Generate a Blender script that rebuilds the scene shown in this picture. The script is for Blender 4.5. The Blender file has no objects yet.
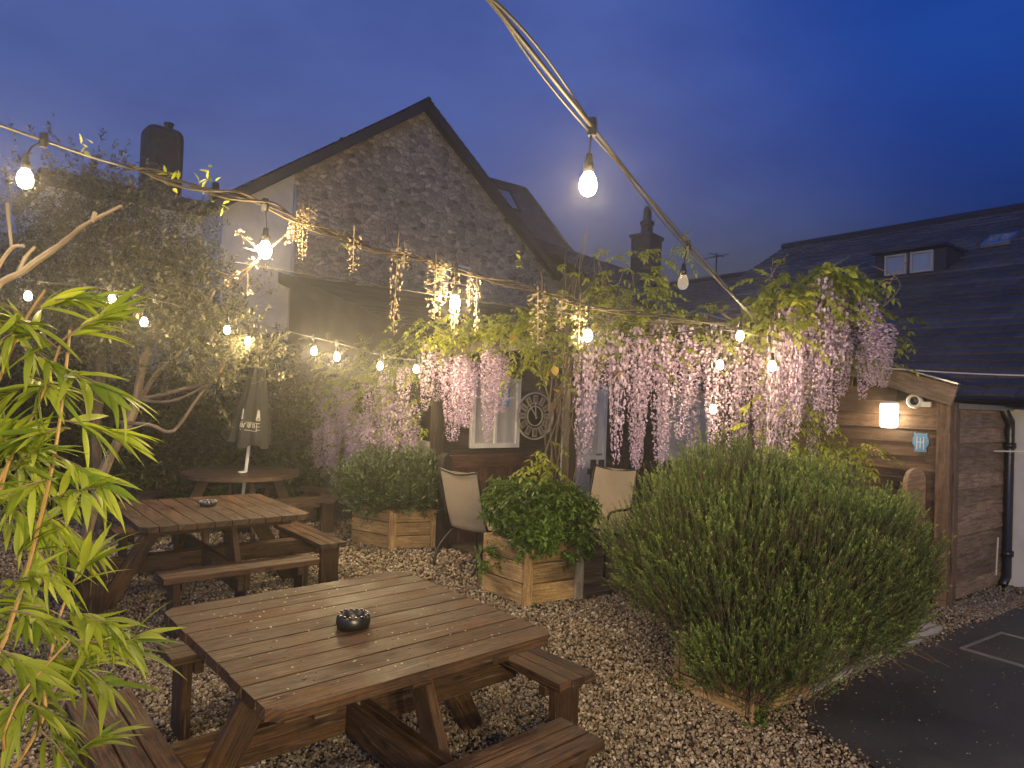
import bpy, math, random
import numpy as np
from mathutils import Vector, Matrix
rnd = random.Random(7); rng = np.random.default_rng(11)
scene = bpy.context.scene
col = scene.collection
R = math.radians
V = Vector

# ------------------------------------------------------------------ camera
F, PITCH, ROLL, CH = 680.0, .018, .037, 1.83
cp, sp, cr, sr = math.cos(PITCH), math.sin(PITCH), math.cos(ROLL), math.sin(ROLL)
c_right, c_fw, c_up = V((1, 0, 0)), V((0, cp, sp)), V((0, -sp, cp))
Xc = cr * c_right + sr * c_up
Yc = -sr * c_right + cr * c_up
cam_d = bpy.data.cameras.new('camera'); cam = bpy.data.objects.new('camera', cam_d); col.objects.link(cam)
M = Matrix.Identity(4)
for i in range(3):
    M[i][0], M[i][1], M[i][2] = Xc[i], Yc[i], -c_fw[i]
M[2][3] = CH
cam.matrix_world = M
cam_d.sensor_width = 36; cam_d.lens = 36 * F / 1024; cam_d.clip_end = 500; cam_d.clip_start = .02
scene.camera = cam

def ray(u, v):
    u -= 512; v -= 384
    a, b = cr * u + sr * v, -sr * u + cr * v
    return c_right * (a / F) + c_fw - c_up * (b / F)
def at(u, v, Y=None, z=None):
    d = ray(u, v); t = Y / d.y if Y is not None else (z - CH) / d.z
    return V((0, 0, CH)) + d * t
def on_plane(u, v, p, n):
    d = ray(u, v); o = V((0, 0, CH)); t = (V(p) - o).dot(V(n)) / d.dot(V(n))
    return o + d * t
def pix(p):
    d = V(p) - V((0, 0, CH)); x = d.dot(c_right); w = d.dot(c_fw); y = d.dot(c_up)
    a, b = F * x / w, -F * y / w
    return 512 + cr * a - sr * b, 384 + sr * a + cr * b

# ------------------------------------------------------------------ object helpers
BASE = {}
def empty(name, loc, rz=0):
    o = bpy.data.objects.new(name, None); col.objects.link(o); o.location = loc; o.rotation_euler = (0, 0, rz)
    o.empty_display_size = .1
    BASE[o.name] = V(loc)
    return o
def tag(o, label=None, cat=None, group=None, kind=None):
    if label: o['label'] = label
    if cat: o['category'] = cat
    if group: o['group'] = group
    if kind: o['kind'] = kind
    return o
def thing(name, label, cat, loc=(0, 0, 0), rz=0, group=None):
    return tag(empty(name, loc, rz), label, cat, group)
def copy_tree(o, parent=None):
    c = o.copy(); col.objects.link(c)
    if parent: c.parent = parent
    for ch in list(o.children): copy_tree(ch, c)
    return c
def link(name, me, mat, parent=None, bevel=0, smooth=False, seg=2):
    o = bpy.data.objects.new(name, me); col.objects.link(o)
    if mat: me.materials.append(mat)
    if parent: o.parent = parent
    if smooth: me.polygons.foreach_set('use_smooth', [True] * len(me.polygons))
    if bevel:
        m = o.modifiers.new('bevel', 'BEVEL'); m.width = bevel; m.segments = seg; m.limit_method = 'ANGLE'; m.angle_limit = R(50)
        m.harden_normals = False
    return o
def frame(d, up=V((0, 0, 1))):
    x = V(d).normalized(); up = V(up)
    if abs(x.dot(up.normalized())) > .98: up = V((1, 0, 0)) if abs(x.x) < .9 else V((0, 1, 0))
    y = up.cross(x).normalized(); z = x.cross(y)
    return x, y, z
class MB:
    def __init__(s): s.v = []; s.f = []; s.uv = []; s.t = []; s.slot = 0; s.mi = []
    def add(s, vs, fs, uvs=None, tint=None):
        n = len(s.v); s.v += [V(p) for p in vs]
        if tint is None: tint = rnd.uniform(.78, 1.15)
        s.t += [tint] * len(vs)
        for i, f in enumerate(fs):
            s.f.append([n + k for k in f]); s.mi.append(s.slot)
            s.uv.append(uvs[i] if uvs else [(s.v[n + k].x + s.v[n + k].y, s.v[n + k].z) for k in f])
        return s
    def box(s, c, size, X=None, tint=None):
        if X is None: X = (V((1, 0, 0)), V((0, 1, 0)), V((0, 0, 1)))
        h = [q / 2 for q in size]; la = max(range(3), key=lambda k: size[k])
        loc = [(-1, -1, -1), (1, -1, -1), (1, 1, -1), (-1, 1, -1), (-1, -1, 1), (1, -1, 1), (1, 1, 1), (-1, 1, 1)]
        L = [tuple(a * b for a, b in zip(p, h)) for p in loc]
        vs = [V(c) + X[0] * p[0] + X[1] * p[1] + X[2] * p[2] for p in L]
        fs = [(0, 3, 2, 1), (4, 5, 6, 7), (0, 1, 5, 4), (1, 2, 6, 5), (2, 3, 7, 6), (3, 0, 4, 7)]
        ax = [2, 2, 1, 0, 1, 0]; uvs = []
        o1, o2 = rnd.uniform(0, 50), rnd.uniform(0, 50)
        for f, k in zip(fs, ax):
            ij = [q for q in range(3) if q != k]
            a = la if la in ij else ij[0]; b = [q for q in ij if q != a][0]
            uvs.append([(L[q][a] + o1, L[q][b] + o2 + .37 * k) for q in f])
        return s.add(vs, fs, uvs, tint)
    def beam(s, p0, p1, w, h, up=V((0, 0, 1)), tint=None):
        p0, p1 = V(p0), V(p1); x, y, z = frame(p1 - p0, up)
        return s.box((p0 + p1) / 2, ((p1 - p0).length, w, h), (x, y, z), tint)
    def tube(s, pts, r, n=8, tint=None, cap=True):
        pts = [V(p) for p in pts]; m = len(pts); rr = r if isinstance(r, (list, tuple)) else [r] * m
        vs, fs, uvs = [], [], []; prev = None; L = 0; o = rnd.uniform(0, 20)
        Ls = []
        for i, p in enumerate(pts):
            d = (pts[min(i + 1, m - 1)] - pts[max(i - 1, 0)])
            if prev is None: x, y, z = frame(d)
            else:
                x = d.normalized(); y = prev - x * prev.dot(x)
                y = y.normalized() if y.length > 1e-6 else frame(d)[1]; z = x.cross(y)
            prev = y
            if i: L += (p - pts[i - 1]).length
            Ls.append(L)
            for k in range(n):
                a = 2 * math.pi * k / n; vs.append(p + (y * math.cos(a) + z * math.sin(a)) * rr[i])
        for i in range(m - 1):
            for k in range(n):
                k2 = (k + 1) % n
                fs.append((i * n + k, i * n + k2, (i + 1) * n + k2, (i + 1) * n + k))
                uvs.append([(Ls[i] + o, k * .05), (Ls[i] + o, (k + 1) * .05), (Ls[i + 1] + o, (k + 1) * .05), (Ls[i + 1] + o, k * .05)])
        if cap:
            for base, rev in ((0, True), ((m - 1) * n, False)):
                f = [base + k for k in range(n)]
                if rev: f.reverse()
                fs.append(tuple(f)); uvs.append([(o + .01 * math.cos(k), .01 * math.sin(k)) for k in range(n)])
        return s.add(vs, fs, uvs, tint)
    def lathe(s, prof, c, n=20, X=None, tint=1, close=False):
        if X is None: X = (V((1, 0, 0)), V((0, 1, 0)), V((0, 0, 1)))
        vs, fs = [], []; c = V(c)
        for r, z in prof:
            for k in range(n):
                a = 2 * math.pi * k / n
                vs.append(c + X[0] * (r * math.cos(a)) + X[1] * (r * math.sin(a)) + X[2] * z)
        for i in range(len(prof) - 1):
            for k in range(n):
                k2 = (k + 1) % n; fs.append((i * n + k, i * n + k2, (i + 1) * n + k2, (i + 1) * n + k))
        if prof[0][0] > 1e-5 and not close: fs.append(tuple(range(n - 1, -1, -1)))
        if prof[-1][0] > 1e-5 and not close: fs.append(tuple((len(prof) - 1) * n + k for k in range(n)))
        if close:
            m = len(prof) - 1
            for k in range(n):
                k2 = (k + 1) % n; fs.append((m * n + k, m * n + k2, k2, k))
        return s.add(vs, fs, None, tint)
    def prism(s, poly, o, ex, ey, ez, d, tint=None):
        """polygon poly (2d) in plane ex,ey at o, extruded by d along ez"""
        n = len(poly); o, ex, ey, ez = V(o), V(ex), V(ey), V(ez)
        vs = [o + ex * a + ey * b for a, b in poly] + [o + ex * a + ey * b + ez * d for a, b in poly]
        fs = [tuple(range(n - 1, -1, -1)), tuple(range(n, 2 * n))] + [(k, (k + 1) % n, n + (k + 1) % n, n + k) for k in range(n)]
        q = [rnd.uniform(0, 30), rnd.uniform(0, 30)]
        pts = [(a + q[0], b + q[1]) for a, b in poly]
        uvs = [[pts[k] for k in range(n - 1, -1, -1)], [pts[k] for k in range(n)]]
        for k in range(n):
            a, b = pts[k], pts[(k + 1) % n]; uvs.append([a, b, (b[0], b[1] + d), (a[0], a[1] + d)])
        return s.add(vs, fs, uvs, tint)
    def quad(s, p, uv=None, tint=None):
        return s.add(p, [tuple(range(len(p)))], [uv] if uv else None, tint)
    def build(s, name, mat, parent=None, bevel=0, smooth=False, world=False, seg=2):
        off = BASE[parent.name] if (world and parent) else V((0, 0, 0))
        me = bpy.data.meshes.new(name); me.from_pydata([tuple(p - off) for p in s.v], [], s.f)
        ul = me.uv_layers.new(name='UVMap')
        ul.data.foreach_set('uv', [c for f in s.uv for p in f for c in p])
        at_ = me.attributes.new('tint', 'FLOAT', 'POINT'); at_.data.foreach_set('value', s.t)
        me.polygons.foreach_set('material_index', s.mi); me.update()
        mats = mat if isinstance(mat, list) else [mat]
        o = link(name, me, mats[0], parent, bevel, smooth, seg)
        for q in mats[1:]: me.materials.append(q)
        return o
def np_mesh(name, verts, faces, tint, mat, parent=None, smooth=False, off=None):
    """verts (n,3), faces (m,k), tint (n,)"""
    verts = np.asarray(verts, np.float32).copy()
    if off is not None: verts -= np.array(off, np.float32)
    faces = np.asarray(faces, np.int32); m, k = faces.shape
    me = bpy.data.meshes.new(name)
    me.vertices.add(len(verts)); me.vertices.foreach_set('co', verts.ravel())
    me.loops.add(m * k); me.loops.foreach_set('vertex_index', faces.ravel())
    me.polygons.add(m); me.polygons.foreach_set('loop_start', np.arange(0, m * k, k, dtype=np.int32))
    a = me.attributes.new('tint', 'FLOAT', 'POINT'); a.data.foreach_set('value', np.asarray(tint, np.float32))
    me.update(calc_edges=True)
    if smooth: me.polygons.foreach_set('use_smooth', np.ones(m, bool))
    return link(name, me, mat, parent)
def unit(a): return a / np.maximum(np.linalg.norm(a, axis=-1, keepdims=True), 1e-9)
def rvec(n): return unit(rng.normal(size=(n, 3)))
def leaf_arrays(P, D, L, W, bend=.25, K=3, tint=None, up=None, cup=.25):
    """leaves as K-station folded blades. P base, D direction, L length, W half width"""
    n = len(P); D = unit(D)
    ref = np.tile(np.array([0, 0, 1.]), (n, 1)) if up is None else up
    S = np.cross(D, ref + .35 * rng.normal(size=(n, 3))); S = unit(S)
    N = np.cross(S, D)
    if K == 2:   # diamond quad
        v = np.stack([P, P + D * (L * .45)[:, None] + S * W[:, None] + N * (W * cup)[:, None], P + D * L[:, None] - N * (L * bend)[:, None], P + D * (L * .45)[:, None] - S * W[:, None] + N * (W * cup)[:, None]], 1)
        f = np.arange(n * 4).reshape(n, 4)
        t = np.repeat(rng.uniform(.6, 1.3, n) if tint is None else tint, 4)
        return v.reshape(-1, 3), f, t
    ts = np.linspace(0, 1, K + 1); ws = np.sin(np.pi * np.clip(ts, 0.0, 1) ** .72); ws[0] = .12; ws[-1] = .0
    rows = []
    for tt, w in zip(ts, ws):
        c = P + D * (L * tt)[:, None] - N * (L * bend * tt ** 2)[:, None]
        e = S * (W * w)[:, None]; lift = N * (W * w * cup)[:, None]
        rows += [c - e + lift, c, c + e + lift]
    v = np.stack(rows, 1); m = 3 * (K + 1)
    fs = []
    for i in range(K):
        a = 3 * i
        fs += [(a, a + 1, a + 4, a + 3), (a + 1, a + 2, a + 5, a + 4)]
    f = (np.arange(n)[:, None, None] * m + np.array(fs)[None]).reshape(-1, 4)
    t = np.repeat(rng.uniform(.6, 1.3, n) if tint is None else tint, m)
    return v.reshape(-1, 3), f, t
def cat_arrays(lst):
    vs, fs, ts, n = [], [], [], 0
    for v, f, t in lst:
        vs.append(v); fs.append(f + n); ts.append(t); n += len(v)
    return np.concatenate(vs), np.concatenate(fs), np.concatenate(ts)
def spline(pts, k=6):
    """catmull-rom through pts"""
    p = [V(q) for q in pts]; p = [p[0] * 2 - p[1]] + p + [p[-1] * 2 - p[-2]]; out = []
    for i in range(1, len(p) - 2):
        for j in range(k):
            t = j / k; a, b, c, d = p[i - 1], p[i], p[i + 1], p[i + 2]
            out.append(.5 * ((2 * b) + (c - a) * t + (2 * a - 5 * b + 4 * c - d) * t * t + (3 * b - 3 * c + d - a) * t ** 3))
    out.append(p[-2]); return out

# ------------------------------------------------------------------ materials
def newmat(name):
    m = bpy.data.materials.new(name); m.use_nodes = True; nt = m.node_tree; nt.nodes.clear()
    return m, nt
class N:
    def __init__(s, nt): s.nt = nt
    def __call__(s, t, ins=None, **kw):
        n = s.nt.nodes.new(t)
        for k, v in kw.items(): setattr(n, k, v)
        for k, v in (ins or {}).items():
            if isinstance(v, bpy.types.NodeSocket): s.nt.links.new(v, n.inputs[k])
            else: n.inputs[k].default_value = v
        return n
    def mix(s, f, a, b, mode='MIX'):
        n = s.nt.nodes.new('ShaderNodeMix'); n.data_type = 'RGBA'; n.blend_type = mode
        for k, v in ((0, f), (6, a), (7, b)):
            if isinstance(v, bpy.types.NodeSocket): s.nt.links.new(v, n.inputs[k])
            else: n.inputs[k].default_value = v
        return n.outputs[2]
    def math(s, op, a, b=0, clamp=False):
        n = s.nt.nodes.new('ShaderNodeMath'); n.operation = op; n.use_clamp = clamp
        for k, v in ((0, a), (1, b)):
            if isinstance(v, bpy.types.NodeSocket): s.nt.links.new(v, n.inputs[k])
            else: n.inputs[k].default_value = v
        return n.outputs[0]
    def ramp(s, fac, stops):
        n = s.nt.nodes.new('ShaderNodeValToRGB'); s.nt.links.new(fac, n.inputs[0]); e = n.color_ramp.elements
        while len(e) < len(stops): e.new(.5)
        for q, (p, c) in zip(e, stops): q.position = p; q.color = c if len(c) == 4 else (*c, 1)
        return n.outputs[0]
def c4(c): return (*c, 1)
def out(nt, shader):
    o = nt.nodes.new('ShaderNodeOutputMaterial'); nt.links.new(shader, o.inputs[0]); return o
def wood(name, dark, light, rough=(.4, .75), grain=16., spec=.4, stain=(.55, 1.1), bump=.25, wetspots=False):
    m, nt = newmat(name); g = N(nt)
    uv = g('ShaderNodeTexCoord').outputs['UV']
    mp = g('ShaderNodeMapping', {'Vector': uv, 'Scale': (1.1, grain, 1)})
    warp = g('ShaderNodeTexNoise', {'Vector': uv, 'Scale': 3.0, 'Detail': 2.0})
    mv = g('ShaderNodeVectorMath', {0: mp.outputs[0], 1: g('ShaderNodeVectorMath', {0: warp.outputs['Color'], 'Scale': .5}, operation='SCALE').outputs[0]}, operation='ADD')
    n1 = g('ShaderNodeTexNoise', {'Vector': mv.outputs[0], 'Scale': 4.0, 'Detail': 8.0, 'Roughness': .65})
    n2 = g('ShaderNodeTexNoise', {'Vector': uv, 'Scale': 2.2, 'Detail': 5.0, 'Roughness': .6})
    n3 = g('ShaderNodeTexNoise', {'Vector': uv, 'Scale': 38., 'Detail': 3.0})
    c = g.ramp(n1.outputs[0], [(.36, dark), (.5, tuple(.5 * (a + b) for a, b in zip(dark, light))), (.64, light)])
    if wetspots:   # knots
        kn_ = g('ShaderNodeTexVoronoi', {'Vector': g('ShaderNodeMapping', {'Vector': uv, 'Scale': (2.6, 7.5, 1)}).outputs[0], 'Scale': 1., 'Randomness': 1.}, voronoi_dimensions='2D')
        kf = g('ShaderNodeMapRange', {'Value': kn_.outputs['Distance'], 'From Min': .05, 'From Max': .13, 'To Min': .85, 'To Max': 0.}).outputs[0]
        c = g.mix(kf, c, (dark[0] * .5, dark[1] * .5, dark[2] * .5, 1))
    st = g.ramp(n2.outputs[0], [(.3, (stain[0],) * 3), (.65, (stain[1],) * 3)])
    c = g.mix(1., c, st, 'MULTIPLY')
    c = g.mix(1., c, g.ramp(n3.outputs[0], [(.3, (.8,) * 3), (.7, (1.12,) * 3)]), 'MULTIPLY')
    ti = g('ShaderNodeAttribute', attribute_name='tint').outputs['Fac']
    c = g.mix(1., c, ti, 'MULTIPLY')
    if wetspots:
        n4 = g('ShaderNodeTexNoise', {'Vector': g('ShaderNodeMapping', {'Vector': uv, 'Scale': (2.2, 30, 1)}).outputs[0], 'Scale': 1.6, 'Detail': 4.0})
        c = g.mix(g('ShaderNodeMapRange', {'Value': n4.outputs[0], 'From Min': .61, 'From Max': .72, 'To Max': .5}).outputs[0], c, (.26, .21, .16, 1))
    rg = g('ShaderNodeMapRange', {'Value': n2.outputs[0], 'From Min': .35, 'From Max': .65, 'To Min': rough[0], 'To Max': rough[1]}).outputs[0]
    bp = g('ShaderNodeBump', {'Height': n1.outputs[0], 'Strength': bump, 'Distance': .01}).outputs[0]
    b = g('ShaderNodeBsdfPrincipled', {'Base Color': c, 'Roughness': rg, 'Normal': bp, 'Specular IOR Level': spec})
    out(nt, b.outputs[0]); return m
def plain(name, color, rough=.6, metal=0., noise=.25, scale=12., spec=.4, bump=0.):
    m, nt = newmat(name); g = N(nt)
    tc = g('ShaderNodeTexCoord').outputs['Object']
    n1 = g('ShaderNodeTexNoise', {'Vector': tc, 'Scale': scale, 'Detail': 6.0, 'Roughness': .6})
    c = g.mix(1., c4(color), g.ramp(n1.outputs[0], [(.3, (1 - noise,) * 3), (.7, (1 + noise * .6,) * 3)]), 'MULTIPLY')
    d = {'Base Color': c, 'Roughness': rough, 'Metallic': metal, 'Specular IOR Level': spec}
    if bump: d['Normal'] = g('ShaderNodeBump', {'Height': n1.outputs[0], 'Strength': bump, 'Distance': .02}).outputs[0]
    b = g('ShaderNodeBsdfPrincipled', d); out(nt, b.outputs[0]); return m
def leaf_mat(name, dark, light, trans=.35, rough=.45, spec=.35, tcol=None):
    m, nt = newmat(name); g = N(nt)
    ti = g('ShaderNodeAttribute', attribute_name='tint').outputs['Fac']
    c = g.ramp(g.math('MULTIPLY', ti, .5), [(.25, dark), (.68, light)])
    n1 = g('ShaderNodeTexNoise', {'Vector': g('ShaderNodeTexCoord').outputs['Object'], 'Scale': 1.7, 'Detail': 3.0})
    c = g.mix(1., c, g.ramp(n1.outputs[0], [(.35, (.7,) * 3), (.65, (1.2,) * 3)]), 'MULTIPLY')
    b = g('ShaderNodeBsdfPrincipled', {'Base Color': c, 'Roughness': rough, 'Specular IOR Level': spec})
    t = g('ShaderNodeBsdfTranslucent', {'Color': g.mix(1., c, c4(tcol or (1.15, 1.1, .6)), 'MULTIPLY')})
    mx = g('ShaderNodeMixShader', {0: trans, 1: b.outputs[0], 2: t.outputs[0]}); out(nt, mx.outputs[0]); return m
def slate(name, c1, c2, mortar, w=.3, h=.22, rough=.5):
    m, nt = newmat(name); g = N(nt)
    uv = g('ShaderNodeTexCoord').outputs['UV']
    bt = g('ShaderNodeTexBrick', {'Vector': uv, 'Color1': c4(c1), 'Color2': c4(c2), 'Mortar': c4(mortar), 'Scale': 1., 'Mortar Size': .006, 'Brick Width': w, 'Row Height': h, 'Bias': .0}, offset=.5)
    n = g('ShaderNodeTexNoise', {'Vector': uv, 'Scale': 1.3, 'Detail': 6., 'Roughness': .65})
    c = g.mix(1., bt.outputs[0], g.ramp(n.outputs[0], [(.3, (.6,) * 3), (.7, (1.35,) * 3)]), 'MULTIPLY')
    c = g.mix(1., c, g('ShaderNodeAttribute', attribute_name='tint').outputs['Fac'], 'MULTIPLY')
    bp = g('ShaderNodeBump', {'Height': bt.outputs['Fac'], 'Strength': .5, 'Distance': -.01}).outputs[0]
    b = g('ShaderNodeBsdfPrincipled', {'Base Color': c, 'Roughness': rough, 'Normal': bp, 'Specular IOR Level': .4}); out(nt, b.outputs[0]); return m
def rubble(name):
    m, nt = newmat(name); g = N(nt)
    uv = g('ShaderNodeTexCoord').outputs['UV']
    wn = g('ShaderNodeTexNoise', {'Vector': uv, 'Scale': 2.5, 'Detail': 3.})
    wv = g('ShaderNodeVectorMath', {0: uv, 1: g('ShaderNodeVectorMath', {0: wn.outputs['Color'], 'Scale': .16}, operation='SCALE').outputs[0]}, operation='ADD').outputs[0]
    mp = g('ShaderNodeMapping', {'Vector': wv, 'Scale': (5.4, 9.8, 1)}).outputs[0]
    vo = g('ShaderNodeTexVoronoi', {'Vector': mp, 'Scale': 1., 'Randomness': .95}, voronoi_dimensions='2D')
    ve = g('ShaderNodeTexVoronoi', {'Vector': mp, 'Scale': 1., 'Randomness': .95}, voronoi_dimensions='2D', feature='DISTANCE_TO_EDGE')
    sc = g('ShaderNodeSeparateColor', {0: vo.outputs['Color']}).outputs[0]
    c = g.ramp(sc, [(0, (.20, .165, .115)), (.35, (.43, .355, .245)), (.6, (.56, .46, .32)), (.85, (.31, .26, .185)), (1, (.70, .59, .43))])
    fn = g('ShaderNodeTexNoise', {'Vector': uv, 'Scale': 14., 'Detail': 6., 'Roughness': .7})
    c = g.mix(1., c, g.ramp(fn.outputs[0], [(.3, (.5,) * 3), (.7, (1.45,) * 3)]), 'MULTIPLY')
    ed = g('ShaderNodeMapRange', {'Value': ve.outputs['Distance'], 'From Min': .0, 'From Max': .16}).outputs[0]
    c = g.mix(ed, (.42, .36, .275, 1), c)
    big = g('ShaderNodeTexNoise', {'Vector': uv, 'Scale': .5, 'Detail': 3.})
    c = g.mix(1., c, g.ramp(big.outputs[0], [(.3, (.75,) * 3), (.7, (1.2,) * 3)]), 'MULTIPLY')
    hh = g.math('ADD', g.math('MULTIPLY', ed, .7), g.math('MULTIPLY', fn.outputs[0], .5))
    bp = g('ShaderNodeBump', {'Height': hh, 'Strength': .8, 'Distance': .05}).outputs[0]
    b = g('ShaderNodeBsdfPrincipled', {'Base Color': c, 'Roughness': .9, 'Normal': bp, 'Specular IOR Level': .2}); out(nt, b.outputs[0]); return m
def emit(name, color, strength, transp=0.):
    m, nt = newmat(name); g = N(nt)
    e = g('ShaderNodeEmission', {0: c4(color), 1: strength})
    if transp:
        t = g('ShaderNodeBsdfTransparent'); mx = g('ShaderNodeMixShader', {0: transp, 1: e.outputs[0], 2: t.outputs[0]}); out(nt, mx.outputs[0])
    else: out(nt, e.outputs[0])
    return m

W_TABLE = wood('table_wood', (.021, .0105, .005), (.110, .059, .027), (.42, .8), 26., stain=(.42, 1.25), bump=.8, wetspots=True)
W_TABLE_DARK = wood('dark_table_wood', (.035, .022, .014), (.12, .075, .045))
W_PLANTER = wood('planter_wood', (.24, .15, .06), (.52, .37, .18), (.6, .85), 15., stain=(.5, 1.1))
W_PALE = wood('weathered_wood', (.25, .22, .17), (.5, .46, .38), (.6, .85), 9.)
W_SHED = wood('shed_wood', (.085, .053, .034), (.21, .135, .088), (.55, .8), 10.)
W_FASCIA = wood('fascia_wood', (.14, .10, .07), (.28, .21, .155), (.55, .8), 8.)
W_FENCE = wood('fence_wood', (.055, .028, .020), (.17, .085, .06), (.5, .8), 12.)
W_DARK = wood('dark_timber', (.018, .014, .012), (.055, .042, .035), (.5, .8), 12.)
W_CLAD = wood('cladding_wood', (.04, .03, .024), (.10, .078, .062), (.5, .8), 12.)
W_BENCH = wood('settle_wood', (.26, .16, .085), (.5, .34, .2), (.45, .7), 10.)
BARK = wood('bark', (.06, .045, .03), (.20, .15, .10), (.7, .9), 6., bump=.6)
BARK_PALE = wood('pale_bark', (.16, .12, .08), (.36, .28, .2), (.7, .9), 6., bump=.5)
STONE = rubble('rubble_stone')
RENDER_WHITE = plain('white_render', (.62, .61, .58), .85, noise=.18, scale=2.5, bump=.25)
RENDER_GREY = plain('grey_render', (.44, .42, .38), .9, noise=.3, scale=2.0, bump=.25)
SLATE = slate('slate_roof', (.075, .066, .06), (.115, .102, .092), (.012, .012, .014))
SLATE_WARM = slate('warm_slate', (.035, .032, .031), (.062, .056, .054), (.025, .024, .023))
DARK_TRIM = plain('dark_trim', (.03, .027, .025), .6)
CHIM = plain('chimney_stone', (.05, .045, .042), .9, noise=.4, scale=6, bump=.5)
WHITE_PAINT = plain('white_paint', (.72, .72, .70), .45, noise=.06)
BLACK_METAL = plain('black_metal', (.015, .015, .016), .45, noise=.1)
BLACK_PLASTIC = plain('black_plastic', (.012, .012, .013), .35, noise=.1, spec=.6)
STEEL = plain('galvanised_steel', (.45, .45, .46), .35, .8, .2)
SLING = plain('sling_fabric', (.33, .275, .19), .8, noise=.12, scale=60, bump=.1)
CABLE = plain('cable', (.045, .04, .033), .6, noise=.2)
CABLE_PALE = plain('pale_cable', (.55, .52, .46), .6, noise=.1)
BRASS = plain('numeral_plate', (.42, .36, .27), .6, noise=.2)
BLUE = plain('blue_enamel', (.16, .36, .62), .4, noise=.15, scale=20)
CANVAS = plain('parasol_canvas', (.03, .03, .03), .85, noise=.2, scale=30)
PRINT = plain('white_print', (.75, .75, .73), .7, noise=.05)
SANDSTONE = plain('sandstone', (.33, .23, .12), .9, noise=.3, scale=7, bump=.3)
CONCRETE = plain('paving', (.40, .39, .37), .85, noise=.3, scale=5, bump=.15)
def glass_dark(name, color, rough=.08):
    return plain(name, color, rough, noise=.15, scale=2., spec=.7)
PANE = glass_dark('window_pane', (.30, .32, .36)); PANE_DARK = glass_dark('dark_pane', (.05, .055, .065)); PANE_PALE = glass_dark('blind_pane', (.5, .5, .5), .5)
L_BAMBOO = leaf_mat('bamboo_leaf', (.11, .20, .02), (.44, .52, .07), .4, .45, .35)
L_OLIVE = leaf_mat('olive_leaf', (.06, .065, .035), (.26, .25, .16), .2, .5)
L_DARK = leaf_mat('dark_leaf', (.035, .045, .015), (.12, .13, .05), .2, .5)
L_WIST = leaf_mat('wisteria_leaf', (.16, .22, .03), (.50, .54, .07), .45, .5)
L_ROSE = leaf_mat('rosemary_leaf', (.08, .16, .036), (.46, .60, .155), .2, .5)
L_LAV = leaf_mat('lavender_leaf', (.05, .085, .035), (.15, .2, .10), .25, .5)
L_SHRUB = leaf_mat('shrub_leaf', (.05, .11, .015), (.17, .28, .045), .35, .4)
L_YELLOW = leaf_mat('yellow_leaf', (.42, .28, .05), (.62, .46, .10), .35, .5)
PETAL = leaf_mat('wisteria_petal', (.42, .31, .49), (.80, .68, .80), .35, .6, .2, (1, .95, .98))
BUD = leaf_mat('wisteria_bud', (.36, .29, .18), (.58, .5, .35), .35, .6, .2, (1, .95, .9))

# ------------------------------------------------------------------ world, haze
SUN_EL = R(-3.2); SUN_ROT = R(205)
w = bpy.data.worlds.new('World'); scene.world = w; w.use_nodes = True
nt = w.node_tree; nt.nodes.clear(); g = N(nt)
sky = g('ShaderNodeTexSky', sky_type='NISHITA'); sky.sun_disc = False; sky.sun_elevation = SUN_EL; sky.sun_rotation = SUN_ROT
sky.altitude = 50; sky.air_density = 1.0; sky.dust_density = .6; sky.ozone_density = 4.0
tintn = g.mix(1., sky.outputs[0], (.12, .74, .92, 1), 'MULTIPLY')
cl_ = g('ShaderNodeTexNoise', {'Vector': g('ShaderNodeMapping', {'Vector': g('ShaderNodeTexCoord').outputs['Generated'], 'Scale': (2.2, 2.2, 5.)}).outputs[0], 'Scale': 1.6, 'Detail': 5., 'Roughness': .6})
tintn = g.mix(1., tintn, g.ramp(cl_.outputs[0], [(.35, (.9, .9, .92)), (.75, (1.25, 1.2, 1.12))]), 'MULTIPLY')
# town glow low in the sky on the side of the lit garden
sx = g('ShaderNodeSeparateXYZ', {0: g('ShaderNodeTexCoord').outputs['Generated']})
gs = g.math('ADD', sx.outputs[0], g.math('MULTIPLY', sx.outputs[2], .6))
gf = g('ShaderNodeMapRange', {'Value': gs, 'From Min': .74, 'From Max': .34, 'To Min': 0., 'To Max': 1.}, interpolation_type='SMOOTHSTEP').outputs[0]
gf = g.math('MULTIPLY', gf, g.ramp(cl_.outputs[0], [(.3, (.75,) * 3), (.75, (1.2,) * 3)]))
tintn = g.mix(gf, tintn, (.0082, .0082, .0085, 1), 'ADD')
bg = g('ShaderNodeBackground', {0: tintn, 1: 6.8}); SKY_BG = bg
wo = nt.nodes.new('ShaderNodeOutputWorld'); nt.links.new(bg.outputs[0], wo.inputs[0])

# ------------------------------------------------------------------ directions of the yard
n_ = V((.8, .6, 0)); a_ = V((-.6, .8, 0)); UP = V((0, 0, 1))
YAW = math.atan2(.6, .8)

def slate_plane(mb, o, along, upv, L, S, course=.22):
    """slated roof surface: o lower start corner, along (unit), upv (unit up the slope)"""
    o, along, upv = V(o), V(along), V(upv); nn = along.cross(upv).normalized()
    if nn.z < 0: nn = -nn
    k = 0; s = 0.
    while s < S - 1e-4:
        e = min(s + course, S)
        b0, b1 = o + upv * s + nn * .03, o + along * L + upv * s + nn * .03
        t0, t1 = o + upv * e + nn * .004, o + along * L + upv * e + nn * .004
        l0, l1 = o + upv * s, o + along * L + upv * s
        ro = k * course
        mb.add([b0, b1, t1, t0, l0, l1], [(0, 1, 2, 3), (4, 5, 1, 0)], [[(0, ro + .002), (L, ro + .002), (L, ro + course - .002), (0, ro + course - .002)], [(0, ro + .01), (L, ro + .01), (L, ro + .02), (0, ro + .02)]], rnd.uniform(.7, 1.25))
        s = e; k += 1
    return mb
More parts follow.
